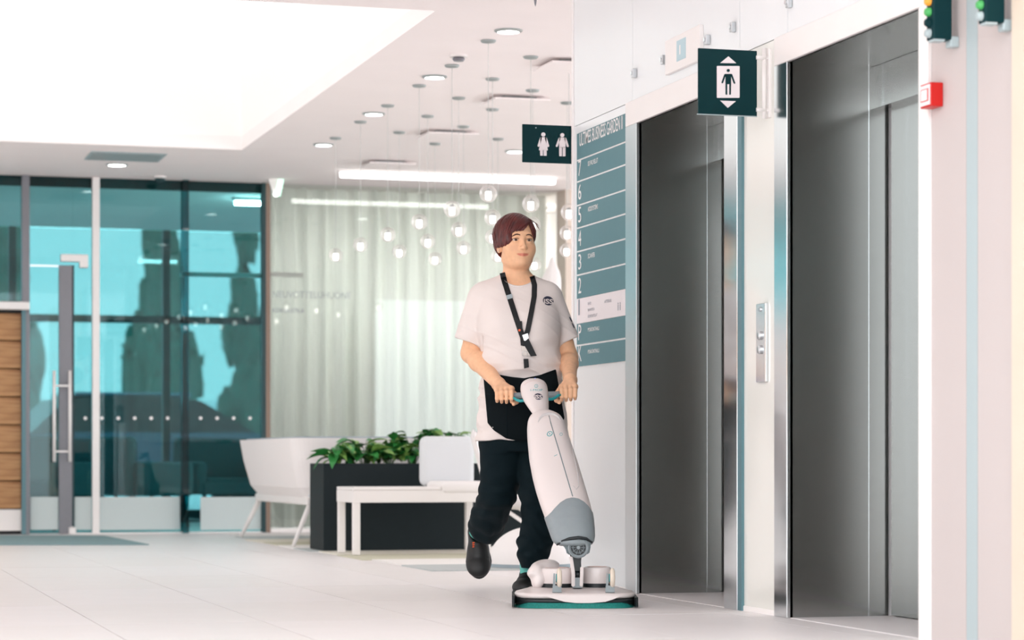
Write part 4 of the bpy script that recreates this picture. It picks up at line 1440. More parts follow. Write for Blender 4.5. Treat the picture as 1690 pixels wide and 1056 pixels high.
# clear the ears and the neck
hair.put((lambda X, Y, Z: np.maximum(Z + np.where(X > 0, .004, .026) + .25 * (Y > .03) * (Y - .03) , Y - .05 + 0 * X), np.array((-.12, -.13, -.11)), np.array((.12, .06, .01))), .008, 'sub')
hair.put(ell((0, -.03, -.11), (.10, .12, .06)), .01, 'sub')
hair.warp(lambda X, Y, Z: .0013 * np.sin(Y * 420 + 9 * np.sin(X * 30) + 40 * Z) + .0010 * np.sin(Y * 190 - X * 160 + Z * 90))
hm = hair.mesh('hair', 2)
co = np.empty(len(hm.vertices) * 3); hm.vertices.foreach_get('co', co)
co = co.reshape(-1, 3) @ RHn.T + HC
hm.vertices.foreach_set('co', co.astype(np.float32).ravel()); hm.update()
ho = link_mesh('hair', hm, 'hair_red', pr, True)
rh = random.Random(5)
def strand_set(name, starts, ends, n, r0, bulge=.06):
    bm = bmesh.new()
    R0 = np.array((.0865, .1035, .0925)); C0 = np.array((0, .014, .036))
    for k in range(n):
        t = (k + rh.uniform(-.4, .4)) / max(1, n - 1); t = min(1, max(0, t))
        def pick(lst):
            f = t * (len(lst) - 1); i = min(int(f), len(lst) - 2); f -= i
            return np.array(lst[i]) * (1 - f) + np.array(lst[i + 1]) * f
        a, b = pick(starts) + np.array([rh.uniform(-.06, .06) for _ in range(3)]), pick(ends) + np.array([rh.uniform(-.05, .05) for _ in range(3)])
        la, lb = 1.0, np.linalg.norm(b)
        a, b = a / np.linalg.norm(a), b / lb
        om = math.acos(max(-1, min(1, float(a @ b))))
        pts, rad = [], []
        for i in range(9):
            q = i / 8
            dr = (math.sin((1 - q) * om) * a + math.sin(q * om) * b) / max(1e-4, math.sin(om))
            s_ = (1 + (lb - 1) * q ** 2) + bulge * math.sin(math.pi * q) * .5 + .012 * rh.random()
            pts.append(H(*(C0 + dr * R0 * s_)))
            rad.append(r0 * (.55 + .5 * math.sin(math.pi * min(1, q + .15))) if q < .7 else r0 * (1 - q) / .3 * .9 + .0004)
        add_tube(bm, pts, rad, 5)
    o = new_obj(name, bm, 'hair_red', ho, True)
    o['kind'] = 'stuff'
part = [(.50, -.62, .60), (.36, -.25, .90), (.25, .25, .95), (.15, .6, .8)]
strand_set('swept_fringe', part, [(-.30, -.93, .02), (-.62, -.80, -.22), (-.92, -.50, -.50), (-1.0, .0, -.62), (-.85, .5, -.75)], 120, .0042)
strand_set('side_hair', part, [(.66, -.72, .22), (.86, -.52, -.22), (.98, -.10, -.34), (.85, .5, -.6), (.3, .95, -.8)], 80, .0038, .02)
strand_set('flyaway_hair', [(.3, -.7, .7), (.5, -.3, .85)], [(1.02, -.75, .34), (1.08, -.6, .16)], 9, .0010, .1)

# ---- t-shirt
def wrinkle(X, Y, Z):
    w = np.sin(58 * Z + 22 * X + 2.2 * np.sin(19 * X + 11 * Z)) * .5 + np.sin(34 * X - 47 * Z + 1.8 * np.sin(30 * Z)) * .5
    low = np.clip((1.22 - Z) / .25, 0.15, 1)
    rid = (1 - np.abs(np.sin(17 * X + 30 * Z + 1.6 * np.sin(24 * Z + 13 * X) + 9 * Y))) ** 3
    return -.0046 * w * low - .0055 * rid * np.clip((1.30 - Z) / .3, 0.2, 1)
shirt = Field(L(740, 728, 0) + np.array((0, -.22, -.0)), L(966, 448, 0) + np.array((0, .22, .02)), .0036)
shirt.put(loft(trow), .01)
for bu in (833, 882):
    shirt.put(ell(L(bu, 540, -.085), (.078, .085, .085)), .09)
shirt.put(loft([(L(0, v)[2], L(uc, v)[0], -.035, rp * D0 / F_PX, .13) for v, uc, rp in ((572, 860, 46), (590, 861, 56), (602, 861, 52), (609, 860, 40))]), .05)
def sleeve(S, Hm, r1, r2):
    S, Hm = np.array(S), np.array(Hm)
    ax = (Hm - S) / np.linalg.norm(Hm - S)
    f, a, b = cone(S, Hm + ax * .05, r1, r2)
    g = lambda X, Y, Z: np.maximum(f(X, Y, Z), (X - Hm[0]) * ax[0] + (Y - Hm[1]) * ax[1] + (Z - Hm[2]) * ax[2])
    shirt.put((g, a, b), .022)
    return cone(Hm - ax * .03, Hm + ax * .08, r2 - .012, r2 - .006)
cav = [sleeve(L(796, 494, .015), L(772.5, 564, .025), .068, .063), sleeve(L(905, 494, .015), L(937, 563, .025), .066, .051)]
for s0, s1 in (((853, 470), (802, 487)), ((853, 470), (900, 487))):
    shirt.put(cone(L(s0[0], s0[1], .03), L(s1[0], s1[1], .015), .052, .058), .03)
shirt.warp(wrinkle)
for c in cav:
    shirt.put(c, .003, 'sub')
# soft hollow between sleeve and chest
shirt.put(cone(L(796, 600, -.03), L(800, 552, -.10), .006, .002), .02, 'sub')
shirt.put(ell(L(856, 450, -.05), (.078, .15, .062)), .006, 'sub')
shirt.put(cone(L(854, 480, .045), H(0, .03, -.06), .066, .062), .006, 'sub')
shm = shirt.mesh('t_shirt', 3)
sho = link_mesh('t_shirt', shm, 'shirt_white', pr, True)
shirt_bvh = bvh_of(shm)
bm = bmesh.new()
# neck rib follows the opening
ribp = []
for k in range(25):
    q = math.pi * (k / 24)
    c = L(856, 450, -.05)
    x, z = c[0] - .079 * math.cos(q), c[2] - .063 * math.sin(q)
    hit = shirt_bvh.ray_cast(Vector((x, -.5, z)), Vector((0, 1, 0)), 1.0)
    if hit[0] and z < L(0, 456)[2]:
        ribp.append(hit[0])
if len(ribp) > 3:
    rib = tube('neck_rib', ribp, .0045, 'shirt_white', sho, 8)

def on_shirt(u, v, lift=.003, bvh=None):
    """point of the shirt front seen at a photo pixel"""
    o_ = cpt(u, v, D0 - .5) - RP
    dr = (cpt(u, v, D0 + .5) - cpt(u, v, D0 - .5)).normalized()
    best = None
    hit = (bvh or shirt_bvh).ray_cast(o_, dr, 1.2)
    if hit[0]:
        return hit[0] - dr * lift
    return Vector(L(u, v, -.12))

# ---- chest emblem
def oval(cu_, cv_, ru, rv, tilt, n=28):
    out = []
    for k in range(n):
        q = 2 * math.pi * k / n
        a, b = ru * math.cos(q), rv * math.sin(q)
        out.append((cu_ + a * math.cos(tilt) - b * math.sin(tilt), cv_ + a * math.sin(tilt) + b * math.cos(tilt)))
    return out
def decal(name, outlines, m, parent, surf, lift=.0025):
    bm = bmesh.new()
    for ol in outlines:
        cu_ = sum(p[0] for p in ol) / len(ol); cv_ = sum(p[1] for p in ol) / len(ol)
        c = bm.verts.new(surf(cu_, cv_, lift)); vs = [bm.verts.new(surf(u, v, lift)) for u, v in ol]
        for i in range(len(vs)):
            bm.faces.new((c, vs[(i + 1) % len(vs)], vs[i]))
    return new_obj(name, bm, m, parent)
def decal_text(name, txt, m, parent, surf, u, v, w, h, lift=.004, slope=0.0, bold=.02):
    me = text_mesh(txt, w, h, bold)
    for vv in me.vertices:
        vv.co = surf(u + vv.co.x, v - vv.co.y + slope * vv.co.x, lift)
    me.update()
    return link_mesh(name, me, m, parent)
decal('chest_emblem', [oval(904.8, 496.3, 9.0, 7.3, .35)], 'logo_navy', sho, on_shirt)
decal_text('emblem_lettering', 'iSS', 'shirt_white', sho, on_shirt, 897.5, 501.0, 15.5, 8.5, .0045, .08, .03)
decal('sleeve_print', [oval(942, 527, 1.0, 5, -.45), oval(946, 537, .9, 5, -.4)], 'logo_navy', sho, on_shirt)

# ---- apron (waist apron over the shirt)
ap = Field(L(780, 734, 0) + np.array((0, -.22, -.0)), L(946, 600, 0) + np.array((0, .10, .0)), .0036)
ap.put(loft(trow, .016), .01)
lx, rx_ = L(797, 622)[0], L(917, 608)[0]
def zpx(v): return L(0, v)[2]
def xpx(u): return L(u, 0)[0]
at_x = [xpx(u) for u in (790, 800, 823, 845, 865, 890, 917, 930)]
at_z = [zpx(v) for v in (622, 621, 620, 624, 626, 621, 611, 609)]
ab_x = [xpx(u) for u in (795, 803, 815, 835, 860, 900, 930, 938)]
ab_z = [zpx(v) for v in (690, 697, 711, 724, 729, 722, 694, 680)]
def apron_cut(X, Y, Z):
    sc_ = (D0 - .15) / D0
    top = np.interp(X / sc_, at_x, at_z); bot = np.interp(X / sc_, ab_x, ab_z)
    left = np.interp(Z, [zpx(700), zpx(620)], [xpx(804.5), xpx(797)]); right = np.interp(Z, [zpx(690), zpx(605)], [xpx(932), xpx(916.5)])
    return np.maximum(np.maximum(Z - top, bot - Z), np.maximum(np.maximum(left * sc_ - X, X - right * sc_), Y - .04))
ap.keep(apron_cut)
apm = ap.mesh('waist_apron', 3)
apo = link_mesh('waist_apron', apm, 'navy_apron', pr, True)
ap_bvh = bvh_of(apm)
on_ap = lambda u, v, lift=.003: on_shirt(u, v, lift, ap_bvh)
tube('pocket_seam', [on_ap(u, v, .001) for u, v in ((803, 650), (820, 651), (838, 652), (850, 653))], .0016, 'navy_cloth', apo, 6)
tube('pocket_seam', [on_ap(u, v, .001) for u, v in ((836, 655), (836, 675), (836, 700), (837, 720))], .0016, 'navy_cloth', apo, 6)
bm = bmesh.new(); bmesh.ops.create_uvsphere(bm, u_segments=10, v_segments=8, radius=.003)
bmesh.ops.translate(bm, verts=bm.verts, vec=on_ap(813.5, 705, .002)); new_obj('rivet', bm, 'silver', apo, True)

# ---- trousers
tr = Field(L(755, 960, 0) + np.array((0, -.22, .06)), L(950, 695, 0) + np.array((0, .47, .0)), .004)
tr.put(loft([(z, x, y, rx - .012, ry - .014) for z, x, y, rx, ry in trow if z < .86] + [(zpx(745), xpx(862), .01, .17, .12)]), .01)
LL = [(829, 738, .005, .105), (828, 775, .01, .092), (822, 812, .03, .084), (808, 850, .18, .081), (802, 866, .27, .079), (795.5, 882, .35, .058)]
RL = [(892, 738, .0, .100), (890, 775, -.03, .088), (886, 815, -.06, .076), (888, 862, -.03, .070), (882, 900, -.005, .075), (880, 917, .0, .062), (880, 941, .01, .054)]
for leg in (LL, RL):
    for a, b in zip(leg[:-1], leg[1:]):
        tr.put(cone(L(a[0], a[1], a[2]), L(b[0], b[1], b[2]), a[3], b[3]), .02)
def tr_wr(X, Y, Z):
    kn = np.exp(-((Z - .40) / .10) ** 2) + 1.3 * np.exp(-((Z - .20) / .08) ** 2) + .3
    return -.0042 * kn * (np.sin(95 * Z + 40 * X + 2.4 * np.sin(26 * X + 20 * Y) + 14 * Y) * .6 + np.sin(47 * Z - 62 * X + 30 * Y + 1.5 * np.sin(33 * Z)) * .4)
tr.warp(tr_wr)
def hem_cut(a, b, r):
    a, b = np.array(a), np.array(b)
    ax = (b - a) / np.linalg.norm(b - a)
    f, lo_, hi_ = cone(b, b + ax * .2, .115, .115)
    g = lambda X, Y, Z: np.maximum(f(X, Y, Z), -((X - b[0]) * ax[0] + (Y - b[1]) * ax[1] + (Z - b[2]) * ax[2]) + .012)
    tr.put((g, lo_, hi_), .003, 'sub')
    tr.put(cone(b - ax * .05, b + ax * .1, r - .012, r - .008), .003, 'sub')
hem_cut(L(802, 866, .27), L(799, 873, .305), .060)
hem_cut(L(880, 917, .0), L(880, 939, .01), .054)
link_mesh('trousers', tr.mesh('trousers', 3), 'navy_cloth', pr, True)

# ---- shoes and socks
def shoe(origin, ldir, ndir, tabs):
    ldir = Vector(ldir).normalized(); ndir = Vector(ndir); ndir = (ndir - ldir * ndir.dot(ldir)).normalized()
    wdir = ldir.cross(ndir)
    M = np.array([[wdir[i] * 1.12, ldir[i], ndir[i]] for i in range(3)])
    def TM(me):
        c = np.empty(len(me.vertices) * 3); me.vertices.foreach_get('co', c)
        c = c.reshape(-1, 3) @ M.T + np.array(origin)
        me.vertices.foreach_set('co', c.astype(np.float32).ravel()); me.update()
    s = Field((-.07, -.02, -.01), (.07, .29, .14), .0028)
    s.put(cone((0, .042, .042), (0, .12, .040), .038, .042), .01)
    s.put(ell((.002, .185, .032), (.0505, .075, .036)), .03)
    s.put(ell((.002, .215, .026), (.044, .050, .027)), .02)
    s.put(cone((0, .045, .055), (0, .050, .078), .038, .040), .02)
    s.put(cone((0, .08, .07), (0, .15, .048), .034, .032), .02)
    s.keep(lambda X, Y, Z: .012 - Z + 0 * X + 0 * Y)
    s.put(cone((0, .060, .078), (0, .100, .14), .031, .052), .004, 'sub')
    s.warp(lambda X, Y, Z: .0012 * np.exp(-((np.abs(Y - .135 - .05 * (np.abs(X) > .03)) - .0) / .006) ** 2) + 0 * Z)
    me = s.mesh('shoe', 3); TM(me)
    so = link_mesh('shoe', me, 'shoe_black', pr, True)
    bm = bmesh.new()
    ol = []
    for k in range(36):
        q = 2 * math.pi * k / 36
        yy = .132 + .135 * math.sin(q)
        wv = .034 + .020 * min(1, max(0, (yy - .05) / .13))
        ol.append((wv * math.cos(q) * (1 + .1 * abs(math.sin(2 * q))), yy))
    ring_bridge(bm, [[Vector((x * f, .132 + (y - .132) * f, z)) for x, y in ol] for z, f in ((0, .95), (.004, 1), (.013, 1.0), (.018, .97))])
    me = bpy.data.meshes.new('sole'); bm.to_mesh(me); bm.free(); TM(me)
    link_mesh('sole', me, 'sole_black', so, True)
    for k in range(tabs):
        bm = bmesh.new(); add_box(bm, (.012, .118 + .009 * k, .05), (.024, .124 + .009 * k, .0900 - .003 * k), .001)
        me = bpy.data.meshes.new('tab'); bm.to_mesh(me); bm.free(); TM(me)
        link_mesh('tab', me, 'orange_tab', so)
    bm = bmesh.new()
    add_tube(bm, [(0, .055, .045), (0, .066, .09), (0, .074, .15)], [.034, .036, .037], 18)
    me = bpy.data.meshes.new('sock'); bm.to_mesh(me); bm.free(); TM(me)
    link_mesh('sock', me, 'sock_teal', pr, True)
# trailing foot, up on its toes: heel raised behind
toe = L(791, 968, .35)
ld = Vector((.035, -.50, -.86)).normalized(); nd = Vector((0, -.86, .50))
toe_o = Vector(toe) + Vector((0, 0, .035)) - ld * .265
shoe(toe_o, ld, nd, 3)
# standing foot
shoe(Vector(L(877, 985, 0)) * 0 + Vector((L(876, 980, .0)[0], .10, .001)), (-.12, -1, 0), (0, 0, 1), 0)

# ---- lanyard with badges
def ribbon(name, pts, w, m, parent, lift=.004):
    """flat band through photo pixels, lying on the shirt"""
    dense = []
    for a, b in zip(pts[:-1], pts[1:]):
        for k in range(6):
            t = k / 6
            dense.append((a[0] + (b[0] - a[0]) * t, a[1] + (b[1] - a[1]) * t))
    dense.append(pts[-1])
    bm = bmesh.new()
    L_, R_ = [], []
    for i, (u, v) in enumerate(dense):
        a, b = dense[max(0, i - 1)], dense[min(len(dense) - 1, i + 1)]
        n = math.hypot(b[0] - a[0], b[1] - a[1])
        nx_, ny_ = -(b[1] - a[1]) / n * w / 2, (b[0] - a[0]) / n * w / 2
        p = min(on_shirt(u, v, lift), on_shirt(u, v, lift, body_bvh), key=lambda q: q.y)
        for lst, s_ in ((L_, 1), (R_, -1)):
            q = cpt(u + s_ * nx_, v + s_ * ny_, D0 + p.y) - RP
            qs = min(on_shirt(u + s_ * nx_, v + s_ * ny_, lift), on_shirt(u + s_ * nx_, v + s_ * ny_, lift, body_bvh), key=lambda q: q.y)
            q.y = max(min(qs.y, p.y + .006), p.y - .02)
            lst.append(q)
    bm_v = [[bm.verts.new(p) for p in lst] for lst in (L_, R_)]
    for i in range(len(dense) - 1):
        bm.faces.new((bm_v[0][i], bm_v[1][i], bm_v[1][i + 1], bm_v[0][i + 1]))
    o = new_obj(name, bm, m, parent)
    md = o.modifiers.new('thickness', 'SOLIDIFY'); md.thickness = .0018
    return o
ly = ribbon('lanyard', [(829, 450), (833, 466), (842, 494), (853, 528), (864, 560), (869, 580)], 9, 'lanyard_black', pr)
ribbon('lanyard_strap', [(878, 456), (882, 470), (881.5, 490), (877, 515), (871, 545), (863, 566)], 8.5, 'lanyard_black', ly, .006)
ribbon('lanyard_tail', [(859, 530), (860.5, 552), (862, 570)], 5, 'lanyard_black', ly, .008)
ribbon('lanyard_mark', [(840, 486.5), (842, 493)], 9.4, 'lanyard_grey', ly, .0065)
decal('red_button', [circle2(857.3, 544.8, 2.0, 12)], 'orange_tab', ly, on_shirt, .010)
def plate(name, quad, m, parent, lift, th=.003):
    bm = bmesh.new()
    c = on_shirt(sum(p[0] for p in quad) / 4, sum(p[1] for p in quad) / 4, lift)
    f = [cpt(u, v, D0 + c.y) - RP for u, v in quad]
    a = [bm.verts.new(p) for p in f]; b = [bm.verts.new(p + Vector((0, th, 0))) for p in f]
    fs = [bm.faces.new(a), bm.faces.new(list(reversed(b)))]
    for i in range(4):
        j = (i + 1) % 4
        fs.append(bm.faces.new((a[i], b[i], b[j], a[j])))
    bmesh.ops.recalc_face_normals(bm, faces=fs)
    return new_obj(name, bm, m, parent)
plate('metal_clip', [(862, 553), (871, 550), (873, 562), (866, 565)], 'silver', ly, .012, .006)
plate('badge_holder', [(863, 566), (872, 558), (886, 587), (876, 588)], 'lanyard_black', ly, .012)
plate('badge_card', [(860, 566), (866, 564), (875, 587), (862, 586)], 'badge_card', ly, .008)
tube('key_ring', [on_shirt(866 + 4 * math.cos(q), 584 + 5 * math.sin(q), .012) for q in (6.283 * k / 16 for k in range(17))], .0012, 'silver', ly, 6)
plate('key_fob', [(864, 592), (872, 592), (873, 606), (865, 608)], 'lanyard_black', ly, .014, .010)
# =================================================================== FLOOR SCRUBBER
mat('machine_white', srgb(222, 213, 211), .32, spec=.5, noise=.008, nscale=12)
mat('machine_grey', srgb(136, 146, 150), .42, noise=.03, nscale=40)
mat('tank_shading', srgb(206, 202, 202), .4)  # greyer white for shading painted onto the tank
mat('machine_midgrey', srgb(110, 124, 128), .45)
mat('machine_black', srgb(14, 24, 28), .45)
mat('machine_teal', srgb(38, 160, 165), .4)
mat('brush_teal', srgb(14, 120, 112), .7, noise=.25, nscale=200, stretch=(1, 1, .1))
mat('wheel_cream', srgb(226, 214, 198), .5)
mat('rim_pink', srgb(214, 186, 180), .5)
DM = 9.85
RM = Vector(((948 - CX) * DM / F_PX, DM, 0))
fsx = empty('floor_scrubber', to_world(RM), -THETA)
tag(fsx, 'white upright floor scrubber with grey lower cover and teal brushes', 'floor scrubber')
def Q(u, v, d): return cpt(u, v, d) - RM

def pix_loft(rows, n=64, p=2.4, m=90):
    """rows: (v, left u, right u, depth of the axis, half thickness) -> rings with resampled rows"""
    A = np.array(rows, float)
    vs = np.linspace(A[0, 0], A[-1, 0], m)
    cols = [np.interp(vs, A[:, 0], A[:, i]) for i in range(1, 5)]
    for c in cols:
        for _ in range(3):
            c[1:-1] = .5 * c[1:-1] + .25 * (c[:-2] + c[2:])
    rings = []
    for v, l, r, d, th in zip(vs, *cols):
        c = Q((l + r) / 2, v, d)
        hx_ = (r - l) / 2 * d / F_PX
        ring = []
        for k in range(n):
            q = 2 * math.pi * k / n
            cs, sn = math.cos(q), math.sin(q)
            ring.append(c + Vector((hx_ * math.copysign(abs(cs) ** (2 / p), cs), th * math.copysign(abs(sn) ** (2 / p), sn), 0)))
        rings.append(ring)
    return rings
def proj(p):
    """local machine point back to photo pixel"""
    c = p + RM
    return CX + c.x * F_PX / c.y, HORIZON - (c.z - CAM_H) * F_PX / c.y

tank_rows = [(675.5, 893, 905, 10.24, .012), (677.5, 885, 914, 10.238, .03), (681, 879, 921, 10.235, .042), (686, 874.5, 926, 10.225, .055), (695, 871, 931, 10.21, .068), (708, 869.8, 935.5, 10.19, .078), (725, 870.3, 941, 10.16, .084), (760, 873.5, 953, 10.09, .09),
             (790, 879, 962, 10.03, .093), (815, 885.5, 969.5, 9.98, .095), (835, 892, 975.5, 9.945, .095), (854, 899, 979, 9.91, .094), (870, 904.5, 980.5, 9.885, .092), (884, 909.5, 981, 9.865, .088), (893, 913, 979.5, 9.85, .082), (898, 918, 976, 9.845, .074), (900, 925, 970, 9.843, .06)]
bm = bmesh.new()
ring_bridge(bm, pix_loft(tank_rows))
bm.normal_update()
arch_u = [890, 899, 906, 915, 925, 935, 945, 955, 964, 972, 978, 985]
arch_v = [858, 854, 849, 838, 828, 822, 820, 822, 827, 835, 845, 852]
def tank_cover_bm(n=96, m=24):
    A = np.array(tank_rows, float)
    def pt(v, k):
        l, r, d, th = (np.interp(v, A[:, 0], A[:, i]) for i in range(1, 5))
        q = 2 * math.pi * k / n
        cs, sn = math.cos(q), math.sin(q)
        return Q((l + r) / 2, v, d) + Vector((((r - l) / 2 * d / F_PX + .0028) * math.copysign(abs(cs) ** (2 / 2.4), cs), (th + .0028) * math.copysign(abs(sn) ** (2 / 2.4), sn), 0))
    tops = []
    for k in range(n):
        v = 840.0
        for _ in range(12):
            v = .5 * v + .5 * np.interp(proj(pt(v, k))[0], arch_u, arch_v)
        tops.append(v)
    bm = bmesh.new()
    ring_bridge(bm, [[pt(tops[k] + (900.3 - tops[k]) * t / m, k) for k in range(n)] for t in range(m + 1)])
    return bm
bm2 = tank_cover_bm()
tk = new_obj('tank', bm, 'machine_white', fsx, True)
tc = new_obj('tank_cover', bm2, 'machine_grey', fsx, True)
edge_smooth(tc, 60)
tank_bvh = bvh_of(tk.data)
def on_tank(u, v, lift=.002, bvh=None):
    o_ = cpt(u, v, DM - 1.0) - RM
    dr = (cpt(u, v, DM + 1.0) - cpt(u, v, DM - 1.0)).normalized()
    h_ = (bvh or tank_bvh).ray_cast(o_, dr, 3.0)
    return (h_[0] - dr * lift) if h_[0] else cpt(u, v, 10.05) - RM
tube('tank_seam', [on_tank(u, v, .0003) for u, v in ((906, 686), (909, 698), (914, 715), (921, 738), (929, 765), (937, 792), (943, 812), (945, 819))], .0022, 'machine_midgrey', tk, 6)
tube('recess_shading', [on_tank(u, v, -.001) for u, v in ((888, 697), (891, 690), (897, 685), (905, 683), (914, 684), (921, 688), (925, 694))], [.002, .006, .008, .008, .008, .006, .002], 'tank_shading', tk, 8)  # raised grey strip paints the shade inside the finger scoop
tube('flute_shading', [on_tank(u, v, -.0008) for u, v in ((943, 735), (949, 760), (954, 785), (955, 802), (951, 808), (946, 802))], .0022, 'tank_shading', tk, 6)  # thin grey strip paints the soft shading on the tank side
ts_ = lambda u, v, lift: on_tank(u, v, lift)
def ring_px(cu_, cv_, ru, rv, tilt, w):
    return [on_tank(a, b, .0006) for a, b in oval(cu_, cv_, ru, rv, tilt, 20)] + [on_tank(*oval(cu_, cv_, ru, rv, tilt, 20)[0], .0006)]
tube('tank_emblem', ring_px(907.3, 715.7, 4.4, 3.4, -.5, 1), .0016, 'machine_teal', tk, 6)
decal('tank_emblem_dot', [circle2(907.3, 715.7, 1.1, 10)], 'machine_teal', tk, ts_)
tube('tank_emblem', ring_px(926, 716.5, 2.2, 2.0, 0, 1), .0008, 'machine_teal', tk, 6)
tube('tank_mark', [on_tank(914.5, 752.5, .0006), on_tank(917, 751.5, .0006), on_tank(919.5, 750, .0006)], .001, 'machine_teal', tk, 6)

# control head
head_rows = [(624.3, 874, 888, 10.42, .012), (626, 868, 894, 10.42, .028), (629.5, 863, 899, 10.42, .042), (635, 859.5, 902.5, 10.418, .052), (643, 858.7, 904, 10.41, .056), (653, 860.5, 905, 10.395, .055), (663, 865, 905.5, 10.375, .052), (672, 871, 905.5, 10.35, .048), (681, 877.5, 905.5, 10.32, .044), (688, 882, 905.5, 10.29, .04)]
bm = bmesh.new(); ring_bridge(bm, pix_loft(head_rows, 48, 2.2, 50))
hd = new_obj('control_head', bm, 'machine_white', fsx, True)
hd_bvh = bvh_of(hd.data)
oh = lambda u, v, lift=.002: on_tank(u, v, lift, hd_bvh)
tube('head_lip', [oh(u, v, .0002) for u, v in ((865, 635), (870, 631), (876, 629), (882, 628.5), (889, 629.5), (895, 632), (900, 636))], .0012, 'rim_pink', hd, 6)
decal('head_emblem', [oval(888.5, 654.3, 7.2, 5.2, .15)], 'logo_navy', hd, oh, .0015)
decal_text('head_lettering', 'iSS', 'machine_white', hd, oh, 882.3, 657.6, 12.5, 6.6, .003, .06, .03)
tube('head_ring', [oh(a, b, .0004) for a, b in circle2(885, 637, 2.7, 18) + [circle2(885, 637, 2.7, 18)[0]]], .0009, 'machine_teal', hd, 6)
decal('head_dot', [circle2(885, 637, .8, 8)], 'machine_teal', hd, oh)
decal_text('head_wordmark', 'I-MOP', 'machine_teal', hd, oh, 875.5, 645.2, 20, 3.4, .0015, 0, 0)
mat_emit('status_blue', (.25, .35, 1.0, 1), 3.0)
bm = bmesh.new(); add_tube(bm, [Q(u, v, 10.462) for u, v in ((872, 629), (877, 626), (883, 625), (889, 626))], .003, 8)
new_obj('status_light', bm, 'status_blue', hd, True)

# handlebar and levers (axis shared with the hands)
DB = D0 + BAR_Y
bl, br = Q(820, bar_v(820), DB), Q(950, bar_v(950), DB)
tube('handlebar', [bl, Q(860, bar_v(860), DB), Q(905, bar_v(905), DB), br], .0135, 'machine_grey', fsx, 18)
tube('lever', [Q(866, 661, 10.45), Q(858, 661.5, 10.47), Q(853, 660, 10.49), Q(849, 657, 10.50), Q(842, 656.5, 10.52)], [.006, .0065, .0065, .006, .005], 'machine_teal', fsx, 10)
tube('lever', [Q(903, 659, 10.45), Q(911, 658.5, 10.47), Q(917, 656, 10.48), Q(921, 652.5, 10.485), Q(927, 651, 10.51)], [.006, .0065, .0065, .006, .005], 'machine_teal', fsx, 10)

# motor block under the tank with a round vent
bm = bmesh.new()
ol = [(922.5, 888), (926, 897), (933, 905), (936, 915), (972.5, 914), (975, 901), (975, 888)]
a = [Q(u, v, 9.79) for u, v in ol]; b = [Q(u, v, 9.92) for u, v in ol]
ring_bridge(bm, [b, a]); bmesh.ops.bevel(bm, geom=list(bm.edges), offset=.004, segments=2, affect='EDGES')
mb = new_obj('motor_block', bm, 'machine_midgrey', fsx, False)
vc = Q(954.5, 903.5, 9.785)
lathe('vent_collar', [(.031, .004), (.042, .0), (.043, -.008), (.038, -.012), (.031, -.006)], 'machine_grey', fsx, 32, vc, 'Y')
lathe('vent_disc', [(.0001, -.004), (.0315, -.004), (.0315, .004), (.0001, .004)], 'machine_black', fsx, 28, vc, 'Y')
bm = bmesh.new()
for k in range(10):
    q = 6.283 * k / 10
    add_tube(bm, [vc + Vector((.010 * math.cos(q), -.006, .010 * math.sin(q))), vc + Vector((.028 * math.cos(q), -.006, .028 * math.sin(q)))], .0014, 6)
sp = new_obj('vent_spokes', bm, 'machine_grey', fsx, True)
lathe('vent_ring', [(.020, -.004), (.022, -.008), (.024, -.004)], 'machine_grey', fsx, 28, vc, 'Y')
lathe('vent_hub', [(.0001, -.010), (.007, -.009), (.008, -.004), (.0001, -.003)], 'machine_grey', fsx, 16, vc, 'Y')
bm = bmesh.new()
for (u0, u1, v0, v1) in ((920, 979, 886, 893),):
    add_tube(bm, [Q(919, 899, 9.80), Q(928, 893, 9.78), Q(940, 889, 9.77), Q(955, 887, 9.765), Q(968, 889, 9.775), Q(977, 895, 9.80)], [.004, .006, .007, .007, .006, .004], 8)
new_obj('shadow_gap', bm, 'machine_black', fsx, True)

# universal joint
bm = bmesh.new(); ring_bridge(bm, [[Q(u, v, d) for u, d in ((l, 9.80), (r, 9.80), (r, 9.87), (l, 9.87))] for v, l, r in ((913, 939.5, 960.5), (926, 944, 959), (942, 947, 959.5))])
bmesh.ops.bevel(bm, geom=list(bm.edges), offset=.004, segments=2, affect='EDGES')
new_obj('joint_upper', bm, 'machine_black', fsx)
for l, r in ((940, 946), (957.5, 963)):
    bm = bmesh.new(); ring_bridge(bm, [[Q(u, v, d) for u, d in ((l + s1, 9.79), (r + s1, 9.79), (r + s1, 9.88), (l + s1, 9.88))] for v, s1 in ((918 if l < 950 else 935, -1 if l < 950 else 0), (945, 3 if l < 950 else 0), (968, 3 if l < 950 else -1))])
    bmesh.ops.bevel(bm, geom=list(bm.edges), offset=.003, segments=2, affect='EDGES')
    new_obj('joint_fork', bm, 'machine_white', fsx)
bm = bmesh.new(); add_tube(bm, [Q(946, 948, 9.83), Q(962, 948, 9.83)], .018, 16); new_obj('joint_pin', bm, 'machine_black', fsx, True)
bm = bmesh.new(); ring_bridge(bm, [[Q(u, v, d) for u, d in ((945, 9.80), (961, 9.80), (961, 9.87), (945, 9.87))] for v in (953, 970)])
new_obj('joint_base', bm, 'machine_grey', fsx)

